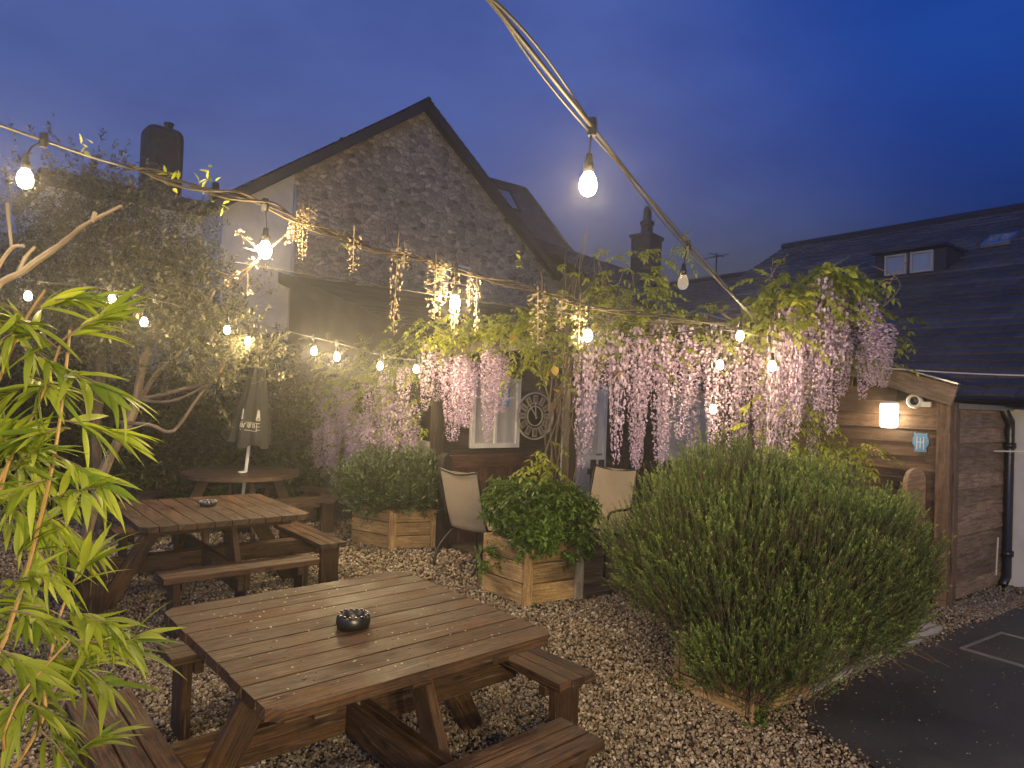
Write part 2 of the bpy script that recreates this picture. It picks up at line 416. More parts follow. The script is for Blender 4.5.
def wall_quad(mb, p0, p1, z0, z1, z1b=None):
    p0, p1 = V(p0), V(p1); L = (p1 - p0).length; z1b = z1 if z1b is None else z1b
    mb.quad([V((p0.x, p0.y, z0)), V((p1.x, p1.y, z0)), V((p1.x, p1.y, z1b)), V((p0.x, p0.y, z1))], [(0, z0), (L, z0), (L, z1b), (0, z1)], 1)
def window(parent, c, ex, ey, w_, h_, nrm, fr=.05, pane_mat=PANE, frame_mat=WHITE_PAINT, mull=(), bars=(), name='window', proud=.03):
    """framed window centred at c in plane ex,ey with outward normal nrm"""
    c, ex, ey, nrm = V(c), V(ex), V(ey), V(nrm); X = (ex, ey, nrm)
    m = MB(); d = .06
    for s in (-1, 1):
        m.box(c + ex * s * (w_ / 2 - fr / 2) + nrm * proud, (fr, h_, d), X, 1)
        m.box(c + ey * s * (h_ / 2 - fr / 2) + nrm * (proud - .002), (w_ - 2 * fr, fr, d), X, 1)
    for q in mull: m.box(c + ex * q + nrm * (proud - .004), (fr * .7, h_ - 2 * fr, d * .9), X, 1)
    for q in bars: m.box(c + ey * q + nrm * (proud - .006), (w_ - 2 * fr, fr * .5, d * .8), X, 1)
    f = m.build(name, frame_mat, parent, .004, world=True)
    p = MB().box(c + nrm * (proud - .012), (w_ - 2 * fr + .004, h_ - 2 * fr + .004, .012), X, 1)
    po = p.build('pane', pane_mat, f, world=False)
    po.data.transform(Matrix.Translation(-BASE[parent.name]))
    return f

# ================================================================== GROUND
def sheet(name, pts, z, mat, kind='structure'):
    me = bpy.data.meshes.new(name); me.from_pydata([(x, y, z) for x, y in pts], [], [list(range(len(pts)))])
    a = me.attributes.new('tint', 'FLOAT', 'POINT'); a.data.foreach_set('value', [1.] * len(pts))
    o = link(name, me, mat); o['kind'] = kind; return o
m, nt = newmat('gravel_ground'); g = N(nt)
tc = g('ShaderNodeTexCoord').outputs['Object']
vo = g('ShaderNodeTexVoronoi', {'Vector': tc, 'Scale': 42., 'Randomness': 1.})
n1 = g('ShaderNodeTexNoise', {'Vector': tc, 'Scale': .8, 'Detail': 4.})
sc = g('ShaderNodeSeparateColor', {0: vo.outputs['Color']}).outputs[0]
c = g.ramp(sc, [(0, (.02, .016, .013)), (.4, (.07, .055, .042)), (.8, (.15, .12, .095)), (1, (.22, .20, .17))])
c = g.mix(1., c, g.ramp(n1.outputs[0], [(.3, (.6,) * 3), (.7, (1.2,) * 3)]), 'MULTIPLY')
bp = g('ShaderNodeBump', {'Height': vo.outputs['Distance'], 'Strength': 1., 'Distance': -.03}).outputs[0]
out(nt, g('ShaderNodeBsdfPrincipled', {'Base Color': c, 'Roughness': .8, 'Normal': bp, 'Specular IOR Level': .3}).outputs[0])
GRAVEL_BASE = m
sheet('ground', [(-120, -120), (120, -120), (120, 200), (-120, 200)], -.012, GRAVEL_BASE)
m, nt = newmat('tarmac'); g = N(nt)
tc = g('ShaderNodeTexCoord').outputs['Object']
n1 = g('ShaderNodeTexNoise', {'Vector': tc, 'Scale': 160., 'Detail': 3.}); n2 = g('ShaderNodeTexNoise', {'Vector': tc, 'Scale': 1.6, 'Detail': 5.})
c = g.ramp(n1.outputs[0], [(.3, (.026, .026, .027)), (.75, (.095, .095, .095))])
c = g.mix(1., c, g.ramp(n2.outputs[0], [(.3, (.6,) * 3), (.7, (1.25,) * 3)]), 'MULTIPLY')
bp = g('ShaderNodeBump', {'Height': n1.outputs[0], 'Strength': .7, 'Distance': .01}).outputs[0]
out(nt, g('ShaderNodeBsdfPrincipled', {'Base Color': c, 'Roughness': g('ShaderNodeMapRange', {'Value': n2.outputs[0], 'To Min': .35, 'To Max': .8}).outputs[0], 'Normal': bp, 'Specular IOR Level': .4}).outputs[0])
TARMAC = m
TAR = [(2.3, 1.2), (2.02, 3.2), (1.78, 3.95), (1.86, 4.22), (2.75, 4.93), (3.68, 5.68), (4.2, 6.02), (5.06, 6.62), (8.5, 2.1), (8.5, -3), (2.6, -3)]
sheet('tarmac', TAR, .006, TARMAC)
def in_poly(x, y, poly):
    ins = np.zeros(len(x), bool); n = len(poly); j = n - 1
    for i in range(n):
        xi, yi = poly[i]; xj, yj = poly[j]
        ins ^= ((yi > y) != (yj > y)) & (x < (xj - xi) * (y - yi) / (yj - yi + 1e-12) + xi); j = i
    return ins
# paving kerb slabs between gravel and tarmac
k0 = V((1.86, 4.25, 0)); kd = (V((3.70, 5.72, 0)) - k0); kl = kd.length; kd.normalize(); kn = V((-kd.y, kd.x, 0))
mb = MB(); s = 0.
while s < kl - .1:
    L = min(.6, kl - s); mb.box(k0 + kd * (s + L / 2) + kn * .24 + UP * .004, (L - .012, .44, .07), (kd, kn, UP)); s += .6
o = mb.build('paving', CONCRETE, None, .006); o['kind'] = 'structure'
SLABPOLY = [tuple((k0 + kd * q + kn * r_)[:2]) for q, r_ in ((0, 0), (kl, 0), (kl, .48), (0, .48))]
DECK = [tuple((V((.74, 6.25, 0)) + n_ * q + a_ * r_)[:2]) for q, r_ in ((0, 0), (2.3, 0), (2.3, 2.4), (0, 2.4))]

# pebbles: one heap nobody could count
def pebbles():
    ico = []
    ph = (1 + 5 ** .5) / 2
    for a, b in ((-1, ph), (1, ph), (-1, -ph), (1, -ph)): ico.append((a, b, 0))
    for a, b in ((-1, ph), (1, ph), (-1, -ph), (1, -ph)): ico.append((0, a, b))
    for a, b in ((ph, -1), (ph, 1), (-ph, -1), (-ph, 1)): ico.append((a, 0, b))
    ico = unit(np.array(ico, float))
    fi = np.array([(0, 11, 5), (0, 5, 1), (0, 1, 7), (0, 7, 10), (0, 10, 11), (1, 5, 9), (5, 11, 4), (11, 10, 2), (10, 7, 6), (7, 1, 8), (3, 9, 4), (3, 4, 2), (3, 2, 6), (3, 6, 8), (3, 8, 9), (4, 9, 5), (2, 4, 11), (6, 2, 10), (8, 6, 7), (9, 8, 1)])
    P, S = [], []
    for y0, y1, den, smin, smax in ((1.4, 3.2, 4200, .005, .0115), (3.2, 4.8, 3600, .005, .0125), (4.8, 6.6, 2000, .0065, .0145), (6.6, 9.6, 900, .009, .019)):
        n = int(den * (y1 - y0) * (2 * .80 * y1 + 1.0))
        y = rng.uniform(y0, y1, n); x = rng.uniform(-.80 * y1 - .5, .80 * y1 + .5, n)
        ok = np.abs(x) < .80 * y + .5
        jx, jy = rng.normal(size=n) * .05, rng.normal(size=n) * .05
        ok &= ~in_poly(x + jx, y + jy, TAR)
        for poly in (SLABPOLY, DECK): ok &= ~in_poly(x, y, poly)
        ok &= ~((x * .6 - y * .8 + (-.6 * 4.14 + .8 * 6.46) < -1.0) & (x > 2.4))
        x, y = x[ok], y[ok]; P.append(np.stack([x, y, np.zeros(len(x))], 1)); S.append(rng.uniform(smin, smax, len(x)) * rng.choice([1, 1, 1, 1.35], len(x)))
    # a strip of pale chippings at the foot of the shed side
    n = 3000; q = rng.uniform(-.1, 1.15, n); r_ = rng.uniform(.02, .42, n)
    x = 4.14 + .8 * q + .6 * r_; y = 6.46 + .6 * q - .8 * r_
    ok = ~in_poly(x, y, TAR); P.append(np.stack([x[ok], y[ok], np.zeros(ok.sum())], 1)); S.append(rng.uniform(.007, .015, ok.sum()))
    P = np.concatenate(P); S = np.concatenate(S); n = len(P)
    ax = unit(rng.normal(size=(n, 3))); b = unit(np.cross(ax, rng.normal(size=(n, 3)))); c = np.cross(ax, b)
    sc = np.stack([rng.uniform(.9, 1.5, n), rng.uniform(.7, 1.1, n), rng.uniform(.5, .8, n)], 1) * S[:, None]
    jit = ico[None] * rng.uniform(.75, 1.2, (n, 12, 1))
    v = P[:, None] + (jit[:, :, 0:1] * sc[:, None, 0:1]) * ax[:, None] + (jit[:, :, 1:2] * sc[:, None, 1:2]) * b[:, None] + (jit[:, :, 2:3] * sc[:, None, 2:3]) * c[:, None]
    v[:, :, 2] += (S * rng.uniform(-.1, .6, n))[:, None]
    f = (np.arange(n)[:, None, None] * 12 + fi[None]).reshape(-1, 3)
    t = np.repeat(rng.random(n), 12)
    m, nt = newmat('pebble'); g = N(nt)
    ti = g('ShaderNodeAttribute', attribute_name='tint').outputs['Fac']
    c_ = g.ramp(ti, [(0, (.075, .06, .044)), (.3, (.17, .13, .086)), (.55, (.27, .21, .138)), (.75, (.20, .175, .145)), (.9, (.34, .285, .21)), (1, (.50, .45, .38))])
    nn = g('ShaderNodeTexNoise', {'Vector': g('ShaderNodeTexCoord').outputs['Object'], 'Scale': 60., 'Detail': 3.})
    c_ = g.mix(1., c_, g.ramp(nn.outputs[0], [(.3, (.75,) * 3), (.7, (1.15,) * 3)]), 'MULTIPLY')
    out(nt, g('ShaderNodeBsdfPrincipled', {'Base Color': c_, 'Roughness': .6, 'Specular IOR Level': .4}).outputs[0])
    o = np_mesh('gravel', v.reshape(-1, 3), f, t, m, smooth=True)
    tag(o, 'brown and grey rounded gravel covering the beer garden', 'gravel', kind='stuff')
pebbles()

# drain cover in the tarmac
mc = V((4.02, 5.25, 0)); t = thing('drain_cover', 'recessed drain cover with pale metal frame set in the tarmac', 'drain cover', mc)
ex, ey = V((.83, .56, 0)), V((-.56, .83, 0)); mb = MB()
for s in (-1, 1):
    mb.box(mc + ex * s * .36 + UP * .008, (.025, .62, .02), (ex, ey, UP), 1); mb.box(mc + ey * s * .2975 + UP * .007, (.695, .025, .02), (ex, ey, UP), 1)
mb.build('frame', STEEL, t, .002, world=True)
MB().box(mc + UP * .005, (.69, .57, .012), (ex, ey, UP), .8).build('lid', TARMAC, t, .003, world=True)

# ================================================================== BUILDINGS
# ---- stone gable house
gn = V((math.cos(.748), math.sin(.748), 0)); ga = V((-gn.y, gn.x, 0))
A = at(422, 108, 15.4); half = 4.3; zE = A.z - .726 * half
rise = A.z - zE; Abase = V((A.x, A.y, 0))
GL = Abase - gn * half; GR = Abase + gn * half
sh = thing('stone_house', 'stone gabled house with steep dark verge above the garden', 'house', Abase)
split = -half + 1.35
mb = MB()   # rubble part of the gable
def gz(s): return zE + rise * (1 - abs(s) / half)
def gp(s, z): return Abase + gn * s + UP * z
mb.add([gp(split, 0), gp(half, 0), gp(half, zE), gp(0, A.z), gp(split, gz(split))], [(0, 1, 2, 3, 4)], [[(split, 0), (half, 0), (half, zE), (0, A.z), (split, gz(split))]], 1)
back = ga * 8
mb.add([gp(half, 0), gp(half, 0) + back, gp(half, zE) + back, gp(half, zE)], [(0, 1, 2, 3)], [[(0, 0), (8, 0), (8, zE), (0, zE)]], 1)
mb.add([gp(-half, 0) + back, gp(half, 0) + back, gp(half, zE) + back, gp(0, A.z) + back, gp(-half, zE) + back], [(4, 3, 2, 1, 0)], [[(0, 0)] * 5], 1)
mb.build('wall', STONE, sh, world=True)
mb = MB(); mb.add([gp(-half, 0), gp(split, 0), gp(split, gz(split)), gp(-half, zE)], [(0, 1, 2, 3)], None, 1)
mb.add([gp(-half, 0) + back, gp(-half, 0), gp(-half, zE), gp(-half, zE) + back], [(0, 1, 2, 3)], None, 1)
mb.build('rendered_wall', RENDER_WHITE, sh, world=True)
for sgn in (-1, 1):
    sl = V((gn.x * sgn * half, gn.y * sgn * half, -rise)).normalized(); Ls = math.hypot(half, rise) + .35
    top = gp(0, A.z + .13) - ga * .28
    mb = MB(); slate_plane(mb, top + sl * Ls, (ga if sgn > 0 else ga), -sl, 8.3, Ls)
    mb.build('roof', SLATE_WARM, sh, world=True)
    nn = sl.cross(ga); nn = nn if nn.z > 0 else -nn
    mb = MB(); mb.box(top + sl * (Ls / 2) - nn * .10 + ga * .02, (Ls, .05, .19), (sl, ga, nn), 1)
    mb.box(top + sl * (Ls / 2) - nn * .11 + ga * .16, (Ls, .24, .03), (sl, ga, nn), .8)
    mb.build('bargeboard', DARK_TRIM, sh, world=True)
mb = MB(); mb.tube([gp(0, A.z + .12) - ga * .28, gp(0, A.z + .12) + back], .06, 8, 1); mb.build('ridge', DARK_TRIM, sh, world=True)
pd = gp(split, 0) - ga * .06
mb = MB(); mb.tube([pd + UP * 2.5, pd + UP * (gz(split) - .35)], .04, 8, 1); mb.build('downpipe', RENDER_GREY, sh, world=True, smooth=True)
wc = on_plane(457, 284, gp(0, 0), ga)
window(sh, wc, gn, UP, .72, .9, -ga, .06, PANE_DARK, bars=(0,))
# ---- white flat-roofed extension with the tall chimney
xb = GL + ga * 1.0 - gn * 1.3
ex_h = thing('white_annexe', 'white flat-roofed annexe with tall rounded chimney beside the stone house', 'building', xb)
Xg = (gn, ga, UP)
MB().box(xb + UP * 2.55 + ga * 1.5, (2.56, 3, 5.1), Xg, 1).build('wall', RENDER_WHITE, ex_h, world=True)
MB().box(xb + UP * 5.24 + ga * 1.5, (2.8, 3.3, .26), Xg, 1).build('roof', DARK_TRIM, ex_h, .03, world=True)
c0 = at(162, 200, 15.2); c1 = at(163, 129, 15.2); wch = .80
cx_ = V((c1.x, c1.y, 0))
mb = MB(); mb.box(cx_ + UP * ((c1.z + 4.6) / 2), (wch, .7, c1.z - 4.6), Xg, 1)
ch = mb.build('chimney', CHIM, ex_h, .2, world=True, seg=4)
p_ = MB(); p_.lathe([(.09, 0), (.09, .14), (.11, .15), (.11, .19), (.05, .19)], cx_ + UP * (c1.z - .03) + gn * .12, 10); pp_ = p_.build('chimney_pot', CHIM, ch)
pp_.data.transform(Matrix.Translation(-BASE[ex_h.name]))
q = at(215, 200, 16.5); mb = MB(); mb.lathe([(.12, -1.0), (.12, .05), (.15, .06), (.15, .2), (.1, .22), (.08, .42)], q, 10); mb.build('vent_stack', CHIM, ex_h, world=True)
Xn = (n_, a_, UP)
# ---- rear hipped house behind the right verge of the gable
rh0 = at(470, 175, 19.7); zr = rh0.z
rR = V((.18, 20.9, zr)); rL = rR - n_ * 6
rb = V((rR.x, rR.y, 0)) - a_ * 2
rh = thing('hipped_house', 'slate house with hipped roof and roof window behind the stone gable', 'house', rb)
zer = zr - 2.9; dd = 2.3
f0 = V((rL.x, rL.y, zer)) - a_ * dd; f1 = V((rR.x, rR.y, zer)) - a_ * dd + n_ * .7
b1 = V((rR.x, rR.y, zer)) + a_ * dd + n_ * .7; b0 = V((rL.x, rL.y, zer)) + a_ * dd
mb = MB()
mb.quad([f0, f1, rR, rL], [(0, 0), (7.5, 0), (6, 3.9), (0, 3.9)], 1); mb.quad([f1, b1, rR], [(0, 0), (5.2, 0), (2.6, 3.9)], 1); mb.quad([b1, b0, rL, rR], [(0, 0), (7.5, 0), (6, 3.9), (0, 3.9)], 1)
mb.build('roof', SLATE_WARM, rh, world=True)
mb = MB(); mb.tube([rL, rR, f1], .08, 6, 1); mb.build('ridge', DARK_TRIM, rh, world=True)
mb = MB(); q0, q1, q2, q3 = [V((p.x, p.y, 0)) for p in (f0, f1, b1, b0)]
for s, e in ((q0, q1), (q1, q2), (q2, q3)): wall_quad(mb, s * 1 + a_ * 0, e, 0, zer)
mb.build('wall', RENDER_GREY, rh, world=True)
upf = (rL - f0).normalized(); nf = n_.cross(upf)
nf = nf if nf.z > 0 else -nf
wc = on_plane(505, 200, rR, nf); window(rh, wc + nf * .02, n_, upf, .7, .95, nf, .06, PANE, DARK_TRIM, name='roof_window')
# ---- long low house with the stepped chimney
l0 = at(548, 242, 19.4); zl = l0.z; ld = V((.62, .785, 0)).normalized(); lp = V((ld.y, -ld.x, 0))
e1 = None
for s in np.linspace(4, 14, 200):
    if pix(l0 + ld * s)[0] > 692: e1 = s; break
e1 = (e1 or 9) + .3
lb = V((l0.x, l0.y, 0))
lh = thing('long_house', 'long low slate house with stepped chimney on its ridge', 'house', lb)
sd = (lp * 3.2 + V((0, 0, -1.9))); sl_ = sd.length; sdu = sd.normalized()
mb = MB(); slate_plane(mb, l0 - ld * 1.5 + sd, ld, -sdu, e1 + 1.5, sl_, .25)
mb.quad([l0 - ld * 1.5, l0 + ld * e1, l0 + ld * e1 - lp * 3.2 - UP * 1.9, l0 - ld * 1.5 - lp * 3.2 - UP * 1.9], None, 1)
mb.build('roof', SLATE_WARM, lh, world=True)
mb = MB(); a0 = lb - ld * 1.5 + lp * 3.0; a1 = lb + ld * e1 + lp * 3.0; a2 = lb + ld * (e1 - .05) - lp * 3.0; zt = zl - 1.85
wall_quad(mb, a0, a1, 0, zt); wall_quad(mb, a1, a2, 0, zt)
mb.add([V((a1.x, a1.y, zt)), V((a2.x, a2.y, zt)), l0 + ld * (e1 - .03)], [(0, 1, 2)], None, 1)
mb.build('wall', RENDER_GREY, lh, world=True)
mb = MB(); gq = l0 - ld * 1.5 + sd - UP * .05 + lp * .05; mb.tube([gq, gq + ld * (e1 + 1.5)], .07, 8, 1); mb.build('gutter', DARK_TRIM, lh, world=True)
# chimney on ridge
cs = None
for s in np.linspace(1, 12, 300):
    if pix(l0 + ld * s)[0] > 645: cs = s; break
cpnt = l0 + ld * cs; mpp = cpnt.y / F
mb = MB(); Xl = (ld, V((-ld.y, ld.x, 0)), UP)
mb.box(cpnt + UP * .45, (23 * mpp * 1.15, .75, 1.7), Xl, 1); mb.box(cpnt + UP * 1.36, (26 * mpp * 1.15, .85, .14), Xl, 1)
chs = mb.build('chimney', CHIM, lh, .03, world=True)
p_ = MB(); p_.lathe([(.22, 0), (.2, .35), (.26, .4), (.26, .5), (.16, .55), (.13, .95), (.09, 1.05)], cpnt + UP * 1.42, 12); pp_ = p_.build('chimney_pot', CHIM, chs)
pp_.data.transform(Matrix.Translation(-BASE[lh.name]))
# ---- big slate-roofed house on the right
W0 = V((5.37, 7.38, 0)); zeave = 2.02; zr1 = 5.72; perp = 6.55
def house_right(name, label, s0, s1, zr_, zlow, wall=True):
    """s runs along a_ away from W0"""
    base = W0 + a_ * s0
    h = thing(name, label, 'house', base)
    eave0 = W0 + a_ * s0 - n_ * .22 + UP * zlow; upv = (n_ * (perp + .22) + UP * (zr_ - zlow)); S = upv.length; upu = upv.normalized()
    mb = MB(); slate_plane(mb, eave0, a_, upu, s1 - s0, S)
    rd = n_ * perp * 2
    mb.quad([eave0 + upv, eave0 + upv + a_ * (s1 - s0), eave0 + upv + a_ * (s1 - s0) + n_ * perp - UP * (zr_ - zlow), eave0 + upv + n_ * perp - UP * (zr_ - zlow)], None, 1)
    mb.build('roof', SLATE, h, world=True)
    mb = MB(); mb.tube([eave0 + upv + UP * .03, eave0 + upv + UP * .03 + a_ * (s1 - s0)], .09, 8, 1); mb.build('ridge', DARK_TRIM, h, world=True)
    mb = MB(); e = W0 + a_ * s1; wall_quad(mb, W0 + a_ * s0, e, 0, zlow + .08)
    far = e + n_ * perp * 2
    mb.add([e, far, far + UP * zlow, e + n_ * perp + UP * (zr_ - .05), e + UP * zlow], [(0, 1, 2, 3, 4)], None, 1)
    e = W0 + a_ * s0; far = e + n_ * perp * 2
    mb.add([e, far, far + UP * zlow, e + n_ * perp + UP * (zr_ - .05), e + UP * zlow], [(4, 3, 2, 1, 0)], None, 1)
    mb.build('wall', RENDER_WHITE, h, world=True)
    return h, upu, eave0
hr, upu, eave0 = house_right('slate_house', 'white walled house under a broad dark slate roof beside the shed', -9, 6.75, zr1, zeave)
nr = a_.cross(upu); nr = nr if nr.z > 0 else -nr
# dormer with two casements
d0 = on_plane(909, 276, eave0, nr); dw = .85; dh = .43
mb = MB(); dfr = d0 - n_ * .0
depth = dh / (upu.z / upu.dot(n_)) + .15
Xd = (a_, n_, UP)
mb.box(dfr + n_ * depth / 2 + UP * (dh / 2 - .02), (dw + .3, depth, dh), Xd, 1); dm = mb.build('dormer', W_DARK, hr, world=True)
mb = MB(); mb.box(dfr + n_ * (depth / 2 - .1) + UP * (dh + .03), (dw + .36, depth + .12, .05), Xd, 1); mb.build('dormer_roof', DARK_TRIM, hr, .01, world=True)
for s in (-1, 1):
    window(hr, dfr + UP * (dh / 2) + a_ * s * .21 - n_ * .002, -a_, UP, .36, .36, -n_, .035, PANE, RENDER_GREY)
sk = on_plane(1000, 243, eave0, nr); window(hr, sk + nr * .03, -a_, upu, .42, .5, nr, .06, PANE, STEEL, mull=(0,), name='roof_window')
mb = MB(); ge = eave0 - n_ * .05 - UP * .06
mb.tube([ge, ge + a_ * 9.4], .055, 10, 1); mb.build('gutter', BLACK_PLASTIC, hr, world=True, smooth=True)
dp = W0 - a_ * .06 - n_ * .07
mb = MB(); mb.tube([ge + a_ * 8.98, dp + UP * 1.75, dp + UP * 1.65, dp + UP * .1, dp - n_ * .12 + UP * .03], .045, 10, 1)
for z in (.35, 1.5): mb.lathe([(.055, -.03), (.06, -.03), (.06, .03), (.055, .03)], dp + UP * z, 12)
mb.build('downpipe', BLACK_PLASTIC, hr, world=True, smooth=True)
mb = MB(); r0 = at(994, 451, 6.75); mb.tube([r0, at(1040, 452, 6.55)], .008, 6, 1); mb.build('wall_rail', CABLE_PALE, hr, world=True)
mb = MB(); r0 = at(996, 575, 6.9); mb.tube([r0, at(998, 537, 6.9)], .008, 6, 1); mb.build('conduit', CABLE_PALE, hr, world=True)
h2, upu2, eave2 = house_right('slate_cottage', 'lower slate roofed cottage seen past the wisteria top', 6.78, 14.5, zr1 - .55, 2.0)
nr2 = a_.cross(upu2); nr2 = nr2 if nr2.z > 0 else -nr2
sk = on_plane(797, 272, eave2, nr2)
window(h2, sk + nr2 * .03, -a_, upu2, .6, .7, nr2, .06, PANE, STEEL, name='roof_window')
# TV aerial
q = at(716, 270, 18.0); t = tag(MB().tube([q - UP * .5, q + UP * .45], .02, 5).tube([q + UP * .4 - n_ * .3, q + UP * .4 + n_ * .3], .014, 5).tube([q + UP * .3 - a_ * .25 - n_ * .2, q + UP * .3 + a_ * .25 - n_ * .2], .012, 5).tube([q + UP * .42 - a_ * .25 + n_ * .2, q + UP * .42 + a_ * .25 + n_ * .2], .012, 5).build('tv_aerial', DARK_TRIM), 'small dark aerial on the cottage ridge', 'aerial')

# ---- timber-clad pub extension in front of the gable
C = V((-.97, 8.72, 0)); Lf = 5.6; zf = 2.42; Ls_ = 6.0; zg = 3.95
pe = thing('timber_extension', 'brown timber-clad lean-to extension with white window and door under the wisteria', 'building', C)
mb = MB(); z = .02; Xf = (n_, (a_ * 1.0 + UP * .12).normalized(), UP)
while z < zf:
    hb = min(.15, zf - z); tilt = V((0, 0, 1)) * 1 + a_ * .10
    tilt.normalize(); nn2 = n_.cross(tilt)
    mb.box(C + n_ * (Lf / 2) + UP * (z + hb / 2) - a_ * .012, (Lf, .02, hb + .012), (n_, -nn2 if nn2.dot(a_) < 0 else nn2, tilt)); z += .145
mb.build('front_wall', W_CLAD, pe, world=True)
mb = MB(); S0, S1 = C, C + a_ * Ls_
wall_quad(mb, S1, S0, 0, 1.45, 1.2)
mb.build('rendered_wall', RENDER_GREY, pe, world=True)
mb = MB(); mb.quad([V((S1.x, S1.y, 1.45)), V((S0.x, S0.y, 1.2)), V((S0.x, S0.y, zf)), V((S1.x, S1.y, zg))], [(0, 0), (6, 0), (6, 1.2), (0, 2.5)], .4)
mb.build('side_wall', W_DARK, pe, world=True)
mb = MB(); ru = (a_ * 6.3 + UP * (zg - zf + .1)).normalized(); slate_plane(mb, C - n_ * .2 - a_ * .25 + UP * (zf + .03), n_, ru, Lf + .4, 6.55, .24); mb.build('roof', SLATE_WARM, pe, world=True)
vg0 = C - n_ * .21 - a_ * .25 + UP * (zf - .01); MB().beam(vg0, vg0 + ru * 6.5, .04, .2).build('verge_board', W_DARK, pe, world=True)
mb = MB(); mb.box(C + n_ * Lf / 2 - a_ * .26 + UP * (zf - .05), (Lf + .4, .03, .16), Xn); mb.build('fascia', W_DARK, pe, world=True)
mb = MB(); mb.box(C - a_ * .03 + n_ * .03 + UP * zf / 2, (.16, .1, zf), Xn, 1.5); mb.build('corner_board', W_CLAD, pe, world=True)
wc = on_plane(493, 413, C, a_); wz = 1.60
wf = window(pe, V((wc.x, wc.y, wz)) - a_ * .035, n_, UP, .80, .95, -a_, .06, PANE_PALE, mull=(.0,), bars=(.2,))
pst = on_plane(503, 396, C - a_ * .06, a_)
mb = MB(); mb.box(V((pst.x, pst.y, 1.82)) - a_ * .012, (.2, .27, .004), (n_, UP, a_), 1); 
po = mb.build('poster', BLUE, wf); po.data.transform(Matrix.Translation(-BASE[pe.name]))
dc = on_plane(582, 440, C, a_); dc.z = 0
mb = MB(); Xw = (n_, UP, -a_)
mb.box(dc + UP * 1.0 - a_ * .05, (.74, 1.98, .045), Xw, 1)
d_ = mb.build('door', WHITE_PAINT, pe, .004, world=True)
mb = MB()
for s in (-1, 1): mb.box(dc + UP * 1.01 + n_ * s * .405 - a_ * .045, (.06, 2.06, .07), Xw, 1)
mb.box(dc + UP * 2.045 - a_ * .043, (.75, .06, .07), Xw, 1)
fo = mb.build('frame', WHITE_PAINT, d_); fo.data.transform(Matrix.Translation(-BASE[pe.name]))
mb = MB()
for z in (.5, 1.3): mb.box(dc + UP * z - a_ * .078, (.5, .62, .012), Xw, 1)
fo = mb.build('panel', PANE_PALE, d_, .006); fo.data.transform(Matrix.Translation(-BASE[pe.name]))
mb = MB(); mb.tube([dc + UP * 1.0 + n_ * .3 - a_ * .07, dc + UP * 1.0 + n_ * .3 - a_ * .12, dc + UP * 1.0 + n_ * .2 - a_ * .12], .012, 8)
fo = mb.build('handle', STEEL, d_); fo.data.transform(Matrix.Translation(-BASE[pe.name]))
# skeleton clock on the cladding
ck = on_plane(535, 416, C - a_ * .09, a_); ckt = thing('wall_clock', 'large round skeleton clock with numeral plates on the brown cladding', 'clock', ck)
mb = MB(); mb.lathe([(.315, -.015), (.335, -.015), (.335, .015), (.315, .015)], ck, 40, (n_, UP, -a_), 1, close=True); mb.lathe([(.13, -.012), (.145, -.012), (.145, .012), (.13, .012)], ck, 30, (n_, UP, -a_), 1, close=True)
mb.build('rim', CABLE_PALE, ckt, world=True, smooth=False)
MB().lathe([(.0, .0), (.31, .0)], ck + a_ * .02, 40, (n_, UP, -a_), 1).build('dial', W_DARK, ckt, world=True)
ROM = ['XII', 'I', 'II', 'III', 'IIII', 'V', 'VI', 'VII', 'VIII', 'IX', 'X', 'XI']
for k in range(12):
    a = -k * math.pi / 6 + math.pi / 2; rd = n_ * math.cos(a) + UP * math.sin(a); tg = n_ * -math.sin(a) + UP * math.cos(a)
    pl = MB(); pl.box(ck + rd * .23 - a_ * .004, (.13, .085, .008), (rd, tg, -a_), 1); pl = pl.build('numeral_plate', BRASS, ckt, .004, world=True)
    m2 = MB(); st = ROM[k]; wd = {'I': .012, 'V': .026, 'X': .026}; tot = sum(wd[c] for c in st) ; x = tot / 2
    for c in st:
        cx = x - wd[c] / 2; x -= wd[c]; cc = ck + rd * .23 + tg * cx - a_ * .010
        if c == 'I': m2.box(cc, (.085, .005, .003), (rd, tg, -a_), 1)
        else:
            for s in (-1, 1):
                p0 = cc + rd * .042 + tg * (.009 * s); p1 = cc - rd * .042 + tg * (0 if c == 'V' else -.009 * s)
                m2.beam(p0 - a_ * .0005 * s, p1 - a_ * .0005 * s, .0055, .003, -a_, 1)
    fo = m2.build('numeral', BLACK_METAL, pl); fo.data.transform(Matrix.Translation(-BASE[ckt.name]))
for ang, L in ((95, .2), (128, .26)):
    d = n_ * math.cos(R(ang)) + UP * math.sin(R(ang)); MB().beam(ck - d * .04 - a_ * .02, ck + d * L - a_ * .02, .016, .005, -a_, 1).build('hand', CABLE_PALE, ckt, world=True)

# ---- shed on the right
P0 = V((4.14, 6.46, 0)); Lsh = 2.5; zs = 1.93; slope = .30
sd_ = thing('timber_shed', 'brown timber shed with sloping fascia in front of the slate roof', 'shed', P0)
def clad(mb, o, along, outw, L, ztop, board=.145, ztop2=None):
    z = .04; k = 0
    zm = max(ztop, ztop2 or ztop)
    while z < zm:
        hb = min(board, zm - z)
        # clip the board's start where the roof slopes above it
        s0 = 0.
        if ztop2 is not None and z + hb > ztop: s0 = min(L, (z + hb - ztop) / (ztop2 - ztop) * L)
        if L - s0 > .05:
            t_ = (UP + outw * -.15).normalized(); nn3 = along.cross(t_).normalized()
            nn3 = nn3 if nn3.dot(outw) > 0 else -nn3
            mb.box(o + along * ((L + s0) / 2) + UP * (z + hb / 2) + outw * .004, (L - s0, .02, hb + .012), (along, nn3, t_), rnd.uniform(.62, 1.2))
        z += board; k += 1
